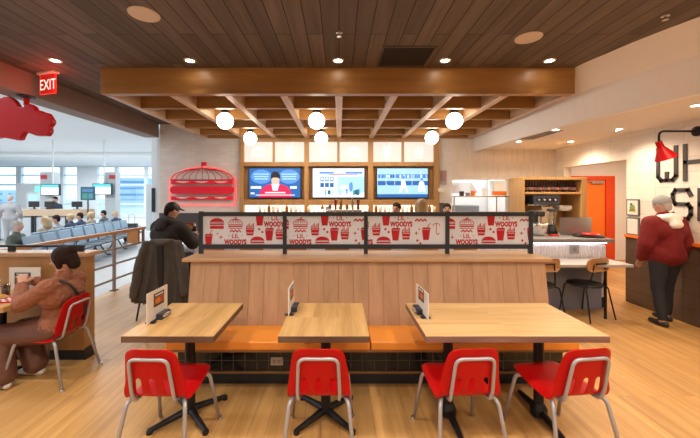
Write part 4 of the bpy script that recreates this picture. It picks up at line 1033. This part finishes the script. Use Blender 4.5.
# ================================================================== CONCOURSE
def hx(px, y): return (px-339)*y/F
def hz(py, y): return H-(py-196)*y/F
dsk = thing('gate_desk', 'long gate podium desk with pale wood top and framed front panels', 'desk', (0,0,0))
MB().box(hx(-60,12.5), hx(83,12.5), 12.4, 13.1, .93, 1.17).build('wood_top', plain('pale_wood',(.55,.40,.27),.5), dsk, bevel=.005)
MB().box(hx(-60,12.5), hx(80,12.5), 12.55, 13.0, 0, .93).build('body', M['conc_white'], dsk)
for a_, c_ in ((-50,-2),(0,33),(36,67)):
    MB().box(hx(a_,12.5), hx(c_,12.5), 12.48, 12.55, .05, .88).build('front_panel', M['conc_grey'], dsk)
    for p_ in (a_, c_): MB().box(hx(p_,12.5)-.03, hx(p_,12.5)+.03, 12.44, 12.5, 0, .95).build('frame_post', M['frame_g'], dsk)
mon = None
for px, s_ in ((34,'below the green exit light'),(50,'beside the gate agent'),(77,'at the far desk end')):
    lab = 'black computer monitor on the gate desk '+s_
    if mon is None:
        mon = thing('monitor', lab, 'monitor', (hx(px,12.8),12.8,1.17), 0, 'gate desk monitors'); MB().box(-.2,.2,-.02,.02,.08,.30).build('screen', M['black_p'], mon, bevel=.005); MB().box(-.03,.03,.0,.03,0,.1).box(-.1,.1,-.06,.08,0,.012).build('stand', M['black_p'], mon)
    else: dup(mon, (hx(px,12.8),12.8,1.17), label=lab)
teal = emis('info_teal',(.10,.62,.72),1.0); wsc = emis('info_white',(.80,.97,1.0),1.1)
for (a_, c_, t_, b_, s_) in ((40,53.5,172,240,'behind the gate agent'),(105,115.5,172,240,'beside the airport window')):
    pl_ = thing('gate_pillar', 'grey gate pillar with red number plate '+s_, 'pillar', (0,0,0))
    MB().box(hx(a_,14), hx(c_,14), 14.0, 14.3, 0, hz(t_,14)).build('pillar_body', M['conc_grey'], pl_)
    MB().box(hx(a_+1,14)+(.15 if a_>60 else 0), hx(a_+7,14)+(.15 if a_>60 else 0), 13.97, 14.0, hz(179,14), hz(175,14)).build('number_plate', plain('plate_red',(.55,.04,.05),.5), pl_)
for (a_, c_, t_, b_, s_) in ((41.5,60,184,195.5,'above the gate agent'),(93,112,183.5,195,'beside the dark green board')):
    iv = thing('information_screen', 'white and teal flight information screen '+s_, 'screen', (0,13.8,0))
    MB().box(hx(a_,13.8), hx(c_,13.8), -.04, .06, hz(b_,13.8), hz(t_,13.8)).build('housing', M['frame_g'], iv)
    MB().box(hx(a_,13.8)+.03, hx(c_,13.8)-.03, -.045, -.04, hz(b_,13.8)+.03, hz(t_,13.8)-.14).build('display', wsc, iv)
    MB().box(hx(a_,13.8)+.03, hx(c_,13.8)-.03, -.045, -.04, hz(t_,13.8)-.13, hz(t_,13.8)-.03).build('header', teal, iv)
    MB().tube([((hx(a_,13.8)+hx(c_,13.8))/2,.1,hz(t_,13.8)-.2),((hx(a_,13.8)+hx(c_,13.8))/2,.1,4.03)], .03).build('ceiling_pole', M['conc_white'], iv)
gb = thing('poster_stand', 'dark green poster board on a slim post', 'sign board', (hx(88,12.3),12.3,0))
MB().box(-.26,.26,-.02,.02,hz(200,12.5),hz(187,12.5)).build('board', plain('dark_teal',(.02,.10,.14),.4), gb)
a = Art(); a.rect(-.2,hz(192,12.5),.2,hz(189,12.5),0); a.rect(-.2,hz(198.5,12.5),0,hz(193.5,12.5),1); a.rect(.03,hz(198.5,12.5),.2,hz(193.5,12.5),2)
a.build('poster_print', [plain('pt1',(.08,.2,.4),.5),plain('pt2',(.05,.28,.2),.5),plain('pt3',(.10,.25,.3),.5)], lambda u, v, w_: (u, -.02-w_, v), gb)
MB().tube([(0,0,0),(0,0,hz(200,12.5))], .025).lathe([(.2,0),(.2,.015),(0,.03)], (0,0,0), 20).build('post', M['frame_g'], gb)
tag(bx('green_exit_light', emis('green_exit',(.15,.9,.55),1.5), hx(35,19.9), hx(40,19.9), 19.9, 20.0, hz(192,19.9), hz(186.5,19.9)), 'small glowing green exit light on far grey wall', 'exit light')
kd = thing('far_doorway_booth', 'far kiosk with blue and purple glowing screen', 'kiosk', (0,0,0))
MB().box(hx(28,19), hx(40,19), 18.9, 19.1, 0, hz(192.5,19)).build('kiosk_body', M['conc_grey'], kd); MB().box(hx(30.5,19), hx(39.5,19), 18.87, 18.9, hz(201,19), hz(194.5,19)).build('kiosk_screen', em((.35,.62,.9),1), kd); MB().box(hx(30.5,19), hx(39.5,19), 18.86, 18.88, hz(203,19), hz(201,19)).build('kiosk_band', em((.35,.15,.4),.8), kd)
# white column by the restaurant wall
S('wall_column', M['conc_white'], hx(151.5,8.2), hx(161.5,8.2), 8.2, 8.45, 0, 4.03)
tag(bx('wall_phone_panel', M['black_p'], hx(151,8.1), hx(153,8.1), 8.12, 8.2, hz(212,8.1), hz(188,8.1)), 'narrow black panel on the white concourse column', 'panel')
# tall grey window-side pier
S('wall_pier', M['conc_grey'], hx(146,16), hx(152,16), 16, 16.3, 0, hz(184,16))
# outside: hangar-like blue structure
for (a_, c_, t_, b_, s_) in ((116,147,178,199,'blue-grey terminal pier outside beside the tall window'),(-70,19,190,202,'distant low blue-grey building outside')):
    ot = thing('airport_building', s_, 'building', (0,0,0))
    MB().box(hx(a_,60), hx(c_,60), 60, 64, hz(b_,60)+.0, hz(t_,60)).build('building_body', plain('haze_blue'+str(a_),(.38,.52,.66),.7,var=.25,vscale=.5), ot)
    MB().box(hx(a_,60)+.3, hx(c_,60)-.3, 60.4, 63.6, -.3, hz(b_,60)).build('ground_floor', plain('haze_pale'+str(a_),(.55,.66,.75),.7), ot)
    b_r = MB()
    for k in range(3):
        z = hz(t_,60)-.55-k*1.15
        for j in range(10):
            x = hx(a_,60)+.3+j*(hx(c_,60)-hx(a_,60)-.6)/10; b_r.box(x, x+.38, 59.96, 60, z-.35, z)
    b_r.build('windows', plain('deep_blue'+str(a_),(.08,.22,.40),.4), ot)
# beam seating
bsx = thing('beam_seating', 'long row of grey-blue airport seats behind the railing', 'seating', (-6.25,6.85,0), math.atan2(.22,.976))
def seat_row(t, n, flip=1):
    MB().box(-.03,.03,-.3,n*.57-.2,.36,.41).build('beam', M['steel'], t)
    for k in range(n):
        y = k*.57
        MB().box(.0,.44,y-.24,y+.24,.40,.45).build('seat', M['seat_f'], t, bevel=.02)
        bb = MB().box(-.06,-.02,y-.24,y+.24,.44,.88, rot=Matrix.Rotation(-.22,3,'Y'), piv=(0,y,.45)); bb.build('backrest', M['seat_b'], t, bevel=.015)
        if k % 2 == 0:
            MB().tube([(0,y+.28,.38),(.20,y+.28,.03),(.32,y+.28,.0)], .02, 8).tube([(0,y+.28,.38),(-.18,y+.28,.03),(-.25,y+.28,.0)], .02, 8).build('leg', M['seat_f'], t)
        MB().tube(rounded([(0,y+.285,.45),(.02,y+.285,.62),(.34,y+.285,.62)], .04), .014, 8).build('armrest', M['seat_f'], t)
seat_row(bsx, 9)
bs2 = thing('beam_seating', 'second row of airport seats backing onto the first row', 'seating', (-7.20,7.0,0), math.atan2(.22,.976))
seat_row(bs2, 8)
bs2.rotation_euler = (0,0,math.atan2(.22,.976)+PI); bs2.location = (-6.85-.22*4.6, 6.9+4.5, 0)
lg = thing('suitcase', 'upright black suitcase standing at the far end of the seats', 'suitcase', (hx(131,12.3),12.3,0), .3)
MB().box(-.22,.22,-.13,.13,.04,.66).build('case', M['black_p'], lg, bevel=.04, bseg=3); MB().tube(rounded([(-.1,.1,.64),(-.1,.1,.98),(.1,.1,.98),(.1,.1,.64)],.03), .01).build('handle', M['steel'], lg)
for s_ in (-1,1): MB().lathe([(0,-.02),(.04,-.02),(.04,.02),(0,.02)], (s_*.17,-.08,.04), 14, Matrix.Rotation(PI/2,3,'Y')).build('wheel', M['black_p'], lg)

# ================================================================== PEOPLE
def V(*a): return Vector(a)
def caps_bm(bm_, p, r1, q_, r2, seg=14):
    p, q_ = Vector(p), Vector(q_); d_ = q_-p; L_ = d_.length
    m = MB.__new__(MB); m.bm = bm_; m.mi = 0
    if L_ < 1e-4: m.ball(p, r1, seg, 8); return
    R = d_.to_track_quat('Z', 'Y').to_matrix()
    prof = [(0,-r1)]+[(r1*math.cos(t), r1*math.sin(t)) for t in [-PI/2+PI/2*k/4 for k in range(1,4)]]+[(r1,0),(r2,L_)]+[(r2*math.cos(t), L_+r2*math.sin(t)) for t in [PI/2*k/4 for k in range(1,4)]]+[(0,L_+r2)]
    m.lathe(prof, p, seg, R)
def fuse(name, shapes, mat, parent, vox, smooth_it=4, fluff=0, fscale=20):
    """shapes: ('c',p,r1,q,r2) capsules or ('e',c,(rx,ry,rz),rot) ellipsoids, voxel-fused into one surface"""
    bm_ = bmesh.new()
    for s_ in shapes:
        if s_[0] == 'c': caps_bm(bm_, *s_[1:])
        else:
            m = MB.__new__(MB); m.bm = bm_; m.mi = 0
            R = (s_[3] if len(s_) > 3 else Matrix.Identity(3)) @ Matrix.Diagonal(s_[2])
            prof = [(math.sin(PI*i/12), -math.cos(PI*i/12)) for i in range(13)]; prof[0] = (0,-1); prof[-1] = (0,1)
            m.lathe(prof, s_[1], 20, R)
    bmesh.ops.recalc_face_normals(bm_, faces=bm_.faces[:])
    me = bpy.data.meshes.new(name); bm_.to_mesh(me); bm_.free()
    o = bpy.data.objects.new(name, me); C.objects.link(o)
    md = o.modifiers.new('r', 'REMESH'); md.mode = 'VOXEL'; md.voxel_size = vox; md.adaptivity = 0
    sm = o.modifiers.new('s', 'SMOOTH'); sm.factor = .5; sm.iterations = smooth_it
    dg = bpy.context.evaluated_depsgraph_get(); new = bpy.data.meshes.new_from_object(o.evaluated_get(dg))
    o.modifiers.clear(); o.data = new; bpy.data.meshes.remove(me); new.name = name
    if fluff:
        nn = [v.normal.copy() for v in new.vertices]
        for v, n_ in zip(new.vertices, nn): v.co += n_*fluff*(noise.noise(v.co*fscale)+.5*noise.noise(v.co*fscale*2.3))
    new.materials.clear(); new.materials.append(mat)
    for p in new.polygons: p.use_smooth = True
    o.parent = parent; return o
def ik(a, c, l1, l2, pole):
    a, c = Vector(a), Vector(c); d_ = c-a; D = d_.length
    if D > (l1+l2)*.999: c = a+d_.normalized()*(l1+l2)*.999; d_ = c-a; D = d_.length
    k = (l1*l1-l2*l2+D*D)/(2*D); h_ = math.sqrt(max(0, l1*l1-k*k)); n_ = d_.normalized(); pl_ = Vector(pole); pl_ = (pl_-n_*pl_.dot(n_)).normalized()
    return a+n_*k+pl_*h_, c
def person(label, loc, rz, hip=.54, lean=0.0, hands=None, feet=None, head=(0,0), skin='skin', hair='hair', hairtype='short', top='hood', legs='denim', shoe='white', vox=.02, sc_=1.0, fine=False, wide=0.0, topx=0.0, cap=False, fluff=.0, knee_pole=(0,1,.6), elbow_pole=((-.6,-.6,-.4),(.6,-.6,-.4)), group=None, hood=False, topmat2=None):
    t = thing('person', label, 'person', loc, rz, group); t.scale = (sc_,)*3
    P = V(0,0,hip); ca, sa = math.cos(lean), math.sin(lean)
    def sp(h_, x=0, y=0): return P+V(x, y*ca+h_*sa, h_*ca-y*sa)
    waist = sp(.18); chest = sp(.36); sho = sp(.47); nk = sp(.53, y=.005)
    yaw, pit = head
    RH = Matrix.Rotation(yaw,3,'Z') @ Matrix.Rotation(-pit,3,'X')
    hc = nk + V(0,0,.0)+ V(0,.35*sa*.25+.02,.155-.02*abs(sa))
    body = [('c',sp(0,-.075),.118,sp(0,.075),.118),('c',sp(0),.12,waist,.112),('c',waist,.112,chest,.118),('c',sp(.34,-.085),.105,sp(.34,.085),.105),('c',sp(.44,-.13),.062,sp(.44,.13),.062),
            ('c',sp(.44),.075,nk,.056),('c',nk,.055,hc-V(0,0,.05),.054)]
    body += [('e',hc,(.077,.096,.113),RH),('e',hc+RH@V(0,.03,-.055),(.052,.058,.058),RH),('c',hc+RH@V(0,.092,.012),.010,hc+RH@V(0,.112,-.022),.014),
             ('e',hc+RH@V(.078,-.005,-.005),(.010,.018,.03),RH),('e',hc+RH@V(-.078,-.005,-.005),(.010,.018,.03),RH)]
    topS, legS, shoeS = [], [], []
    e = .018+topx
    topS += [('c',sp(.02,-.07),.13+e*.6,sp(.02,.07),.13+e*.6),('c',sp(.04),.125+e,waist,.122+e),('c',waist,.122+e,chest,.122+e),('c',sp(.34,-.09),.112+e,sp(.34,.09),.112+e),('c',sp(.435,-.14),.062+e,sp(.435,.14),.062+e),('c',sp(.44),.078+e*.6,sp(.52),.066+e*.5)]
    hands = hands or ((-.22,.15,hip-.02),(.22,.15,hip-.02)); feet = feet or ((-.12,.42,.0),(.12,.42,.0))
    for i, s_ in enumerate((-1,1)):
        sh_ = sp(.44, s_*.185); el, wr = ik(sh_, hands[i], .285, .255, elbow_pole[i])
        body += [('c',sh_,.055,el,.042),('c',el,.042,wr,.028)]
        topS += [('c',sh_,.058+e,el,.046+e),('c',el,.046+e,wr-(wr-el)*.08,.036+e*.6)]
        d_ = (wr-el).normalized(); side = d_.cross(V(0,0,1)); side = (side.normalized() if side.length > .1 else V(1,0,0)); up_ = side.cross(d_).normalized()
        if fine:
            palm = wr+d_*.05
            for k in range(4):
                o_ = side*(-.030+k*.020); body.append(('c',wr+o_*.5+d_*.01,.016,wr+d_*.085+o_,.0115))
            for k, L_ in enumerate((.058,.070,.066,.050)):
                o_ = side*(-.033+k*.022); b0_ = wr+d_*.088+o_; k1 = b0_+(d_*.9-up_*.35).normalized()*L_*.55; k2 = k1+(d_*.55-up_*.8).normalized()*L_*.5
                body += [('c',b0_,.0098,k1,.0088),('c',k1,.0088,k2,.0075)]
            th = side*(-s_ if side.dot(V(1,0,0))*s_ > 0 else s_)
            th = side if side.dot(V(-s_,0,0)) > 0 else -side
            b0_ = wr+d_*.025+th*.03; k1 = b0_+(d_*.6+th*.7-up_*.3).normalized()*.042; body += [('c',b0_,.014,k1,.011),('c',k1,.011,k1+(d_*.9+th*.2-up_*.4).normalized()*.03,.009)]
        else: body += [('c',wr,.030,wr+d_*.09-up_*.01,.026),('c',wr+d_*.09,.024,wr+d_*.15-up_*.03,.016)]
        hj = sp(0, s_*.095); an = Vector(feet[i])+V(0,0,.08); kn, an = ik(hj, an, .43, .41, knee_pole)
        body += [('c',hj,.092,kn,.058),('c',kn,.058,kn+(an-kn)*.35,.056),('c',kn+(an-kn)*.35,.056,an,.036),('c',an,.036,an+V(0,.02,-.04),.036),('c',an+V(0,-.03,-.045),.032,an+V(0,.15,-.055),.024)]
        w2 = wide
        legS += [('c',hj,.115+w2*.3,kn,.076+w2*.7),('c',kn,.076+w2*.7,an+(kn-an)*.10,.058+w2)]
        shoeS.append([('c',an+V(0,-.04,-.043),.037,an+V(0,.06,-.040),.040),('c',an+V(0,.06,-.043),.037,an+V(0,.165,-.048),.030)])
    legS += [('c',sp(0,-.08),.133,sp(0,.08),.133),('c',sp(0),.13,sp(.10),.125)]
    bo_ = fuse('body', body, M[skin], t, vox*.75 if fine else vox, 2 if fine else 3)
    fuse('trousers', legS, M[legs], t, vox, 5, .006, 9)
    fuse('jacket', topS, M[top], t, vox, 4, fluff or .006, 30 if fluff else 11)
    for s_ in shoeS: fuse('shoe', s_, M[shoe], t, vox*.8, 2)
    hs_ = []
    if hairtype == 'short': hs_ = [('e',hc+RH@V(0,-.012,.026),(.084,.100,.100),RH),('c',hc+RH@V(0,-.06,-.02),.055,hc+RH@V(0,-.065,-.05),.045)]
    elif hairtype == 'bun': hs_ = [('e',hc+RH@V(0,-.020,.022),(.092,.105,.108),RH),('c',hc+RH@V(0,-.075,0),.07,hc+RH@V(0,-.09,-.08),.055),('e',hc+RH@V(0,-.10,.06),(.06,.055,.055),RH),('c',hc+RH@V(.07,.01,.0),.03,hc+RH@V(.072,.005,-.07),.022),('c',hc+RH@V(-.07,.01,.0),.03,hc+RH@V(-.072,.005,-.07),.022)]
    elif hairtype == 'long': hs_ = [('e',hc+RH@V(0,-.018,.024),(.092,.104,.106),RH),('c',hc+RH@V(-.03,-.07,0),.07,hc+RH@V(-.05,-.09,-.16),.055),('c',hc+RH@V(.03,-.07,0),.07,hc+RH@V(.05,-.09,-.16),.055)]
    if hs_: fuse('hair', hs_, M[hair], t, vox*.9, 2, .004, 40)
    if cap == 'beanie':
        fuse('beanie', [('e',hc+RH@V(0,-.008,.040),(.092,.108,.094),RH),('c',hc+RH@V(0,-.09,.0),.02,hc+RH@V(0,-.085,.01),.02)], M['greyc'], t, vox*.8, 2)
    elif cap:
        fuse('cap', [('e',hc+RH@V(0,-.005,.045),(.090,.106,.086),RH),('c',hc+RH@V(-.045,.09,.05),.012,hc+RH@V(-.03,.165,.035),.010),('c',hc+RH@V(.045,.09,.05),.012,hc+RH@V(.03,.165,.035),.010),('c',hc+RH@V(0,.09,.055),.012,hc+RH@V(0,.175,.04),.010)], M['black_p'], t, vox*.8, 2)
    if hood: fuse('hood', [('c',sp(.50,-.09,-.04),.06,sp(.50,.09,-.04),.06),('c',sp(.51,-.07,-.10),.06,sp(.51,.07,-.10),.06),('c',sp(.42,-.03,-.15),.055,sp(.52,0,-.10),.06),('c',sp(.42,.03,-.15),.055,sp(.52,0,-.10),.06)], M[topmat2 or top], t, vox, 4, .006, 12)
    if vox < .03:
        for s_ in (-1,1): MB().ball(hc+RH@V(s_*.031,.080,.008), .0125, 10, 8).build('eye', M['eye'], t, smooth=True)
        MB().ball(hc+RH@V(0,.086,-.055), .022, 12, 8, (1,.35,.3)).build('mouth', M['mouth'], t, smooth=True)
    return t, hc, RH, sp
# woman on the red chair (faces -X)
wm, hc, RH, sp = person('seated person in rust fleece jacket and brown satin trousers at the table', (-2.60,3.06,0), PI/2, sc_=.92, hip=.51, lean=-.10, elbow_pole=((-.35,.5,-.8),(.35,.5,-.8)), hands=((-.05,.32,.95),(.10,.34,.95)), feet=((-.20,.36,.0),(.05,.26,.0)),
    head=(.15,.30), hairtype='bun', top='rust', legs='satin', shoe='white', vox=.012, fine=True, wide=.045, topx=.006, fluff=.010)
# strap
pts = [sp(.46,-.10,.11), sp(.50,-.11,.02), sp(.47,-.09,-.13), sp(.30,.02,-.175), sp(.12,.12,-.165), sp(.0,.17,-.08)]
MB().tube(catm([tuple(p) for p in pts],5), .014, 8).build('bag_strap', M['black_p'], wm, smooth=True)
# man in charcoal hoodie on the stool
person('seated person in charcoal hoodie and dark cap facing the bar', (-2.46,4.62,0), -.30, hip=.80, lean=.22, hands=((-.15,.42,1.07),(.16,.42,1.07)), feet=((-.12,.26,.30),(.12,.28,.30)), head=(-.35,.25), hair='hair', hairtype='short', cap=True,
    top='hood', legs='denim', shoe='black_p', vox=.016, fine=True, topx=.03, hood=True, knee_pole=(0,1,.3))
# person in maroon at right (from behind)
person('standing person in maroon fleece and grey beanie seen from behind', (4.30,4.34,0), .05, sc_=.98, hip=.91, lean=.05, hands=((-.21,.14,.86),(.21,.12,.86)), feet=((-.13,-.08,.0),(.12,.10,.0)), head=(.1,.15), hair='hair_g', hairtype='short', cap='beanie',
    top='maroon', legs='denim', shoe='black_p', vox=.016, fine=True, topx=.032, hood=True, topmat2='white', knee_pole=(0,1,0))
# people at the bar
person('dark haired person standing behind the bar below the baseball screen', (hx(397,5.95),5.95,0), 2.6, hip=.86, hands=((-.2,.2,.95),(.2,.2,.95)), feet=((-.1,0,0),(.1,0,0)), top='hood', vox=.022, hair='hair', knee_pole=(0,1,0), sc_=.94)
person('brown haired person on a stool at the bar below the baseball screen', (hx(422,4.55),4.55,0), -.1, hip=.84, lean=.08, hands=((-.14,.36,1.07),(.14,.36,1.07)), feet=((-.12,.25,.28),(.12,.25,.28)), top='tan', vox=.022, hair='hair_b', hairtype='bun', knee_pole=(0,1,.3))
bpy.data.objects  # noqa
person('dark haired worker standing near the kitchen hatch', (hx(447,6.2),6.2,0), PI-.3, hip=.86, hands=((-.22,.2,1.0),(.22,.2,1.0)), feet=((-.1,0,0),(.1,0,0)), top='denim', vox=.026, sc_=.93, knee_pole=(0,1,0))
# concourse people
ang = math.atan2(.22,.976)
def seated_far(label, px, y, rz, **k):
    return person(label, (hx(px,y),y,0), rz, hip=.47, sc_=.93, hands=((-.12,.3,.62),(.12,.3,.62)), vox=.03, **k)
seated_far('grey haired traveller in olive jacket seated nearest the gate desk', 15, 6.7, -PI/2+.3, top='olive', hair='hair_g', skin='skin2', lean=.05)
seated_far('blonde long haired traveller on the airport seats', 46, 8.15, PI/2+ang, top='tan', hair='hair_b', hairtype='long', skin='skin2')
seated_far('dark haired traveller beside the blonde one on the airport seats', 57, 8.75, PI/2+ang, top='greyc')
seated_far('brown haired traveller in navy on the middle airport seats', 71, 9.4, PI/2+ang, top='navy', hair='hair_b', skin='skin2')
seated_far('dark haired traveller in navy next to the brown haired one', 80.5, 10.0, PI/2+ang, top='navy')
seated_far('tan jacketed traveller on the airport seats', 91, 10.6, PI/2+ang, top='tan', hair='hair_b', hairtype='bun')
seated_far('dark haired traveller alone near the poster board', 104, 11.6, PI/2+ang, top='olive')
seated_far('reclining traveller in navy beside the suitcase', 119, 11.4, -PI/2, top='navy', lean=-.25, skin='skin2', hair='hair_b')
person('gate agent in dark navy behind the desk', (hx(55.5,13.5),13.5,0), PI, hip=.86, hands=((-.2,.3,1.1),(.2,.3,1.1)), feet=((-.1,0,0),(.1,0,0)), top='navy', vox=.03, knee_pole=(0,1,0))
person('grey clothed traveller standing in front of the gate desk', (hx(10,11.2),11.2,0), .3, hip=.92, hands=((-.24,.15,.9),(.24,.15,.9)), feet=((-.1,0,0),(.1,.05,0)), top='greyc', legs='greyc', hair='hair_g', vox=.03, knee_pole=(0,1,0), skin='skin2')

# ---- coat hanging on a stool
cs = thing('high_stool', 'black high stool hidden beneath the hanging taupe coat', 'stool', (-2.03,3.98,0))
MB().lathe([(0,.72),(.17,.72),(.18,.74),(0,.75)], seg=20).build('seat', M['black_p'], cs)
for sx_ in (-1,1):
    for sy_ in (-1,1): MB().tube([(sx_*.12,sy_*.12,.72),(sx_*.19,sy_*.19,0)], .013).build('leg', M['black'], cs)
MB().tube(rounded([(-.14,-.12,.72),(-.16,-.17,1.10),(.16,-.17,1.10),(.14,-.12,.72)],.05), .013).build('back_frame', M['black'], cs)
ct = thing('coat', 'taupe wool coat draped over the back of a high stool', 'coat', (-2.03,3.81,0), .05)
b = MB(); rows = []
prof = [(1.185,.02,.02),(1.18,.10,.045),(1.165,.150,.06),(1.12,.185,.075),(1.05,.21,.085),(.95,.235,.09),(.83,.255,.095),(.70,.27,.10),(.58,.285,.105),(.475,.30,.11),(.44,.30,.112),(.45,.28,.095)]
N_ = 96
for r, (z, rx, ry) in enumerate(prof):
    row = []; dn = max(0, (1.16-z)/.75)
    for i in range(N_):
        a_ = 2*PI*i/N_; c_, s_ = math.cos(a_), math.sin(a_)
        fold = 1+dn*(.10*math.sin(7*a_+1.2)+.07*math.sin(13*a_+.4+z*2)+.04*math.sin(19*a_))
        row.append(b.bm.verts.new((rx*c_*fold+.02*dn*math.sin(z*9), (abs(s_)**.8*math.copysign(1,s_))*ry*(1+dn*(.38*math.sin(9*a_+.5+z*1.5)+.30*math.sin(15*a_+2-z*2)))-.0, z+.012*math.sin(5*a_+r)*dn+dn*dn*(-.05*c_+.02*math.sin(3*a_+1)))))
    rows.append(row)
for A, Bq in zip(rows, rows[1:]):
    for i in range(N_): b.bm.faces.new((A[i], Bq[i], Bq[(i+1)%N_], A[(i+1)%N_]))
b.bm.faces.new(rows[0][::-1])
b.build('coat_body', M['coat'], ct, smooth=True)
fuse('sleeve', [('c',V(-.17,-.03,1.12),.055,V(-.235,-.06,.86),.062),('c',V(-.235,-.06,.86),.062,V(-.285,-.07,.56),.052)], M['coat'], ct, .014, 4, .012, 10)
fuse('sleeve', [('c',V(.17,-.02,1.12),.055,V(.25,-.06,.86),.06),('c',V(.25,-.06,.86),.06,V(.27,-.07,.58),.05)], M['coat'], ct, .014, 4, .012, 10)
fuse('collar', [('c',V(-.10,-.05,1.165),.028,V(.0,-.07,1.13),.03),('c',V(.10,-.05,1.165),.028,V(.0,-.07,1.13),.03)], M['coat'], ct, .012, 3)
MB().prism([(-.035,1.12),(.035,1.12),(.045,.70),(.01,.60),(-.02,.70)], .02, lambda u, v, w_: (u+.01, w_, v), -.118).build('fold_shade', M['coat_fold'], ct, bevel=.006)  # dark strip painting the shade of the coat's centre fold
bg_ = thing('shoulder_bag', 'black bag hanging from the stool below the coat', 'bag', (-2.03,3.98,0))
MB().box(-.02,.15,-.2,-.08,.15,.42).build('bag_body', M['black_p'], bg_, bevel=.03, bseg=3)
MB().tube(rounded([(-.0,-.14,.42),(-.05,-.16,.72),(.15,-.14,.72),(.13,-.14,.42)],.05), .008).build('strap', M['black_p'], bg_)
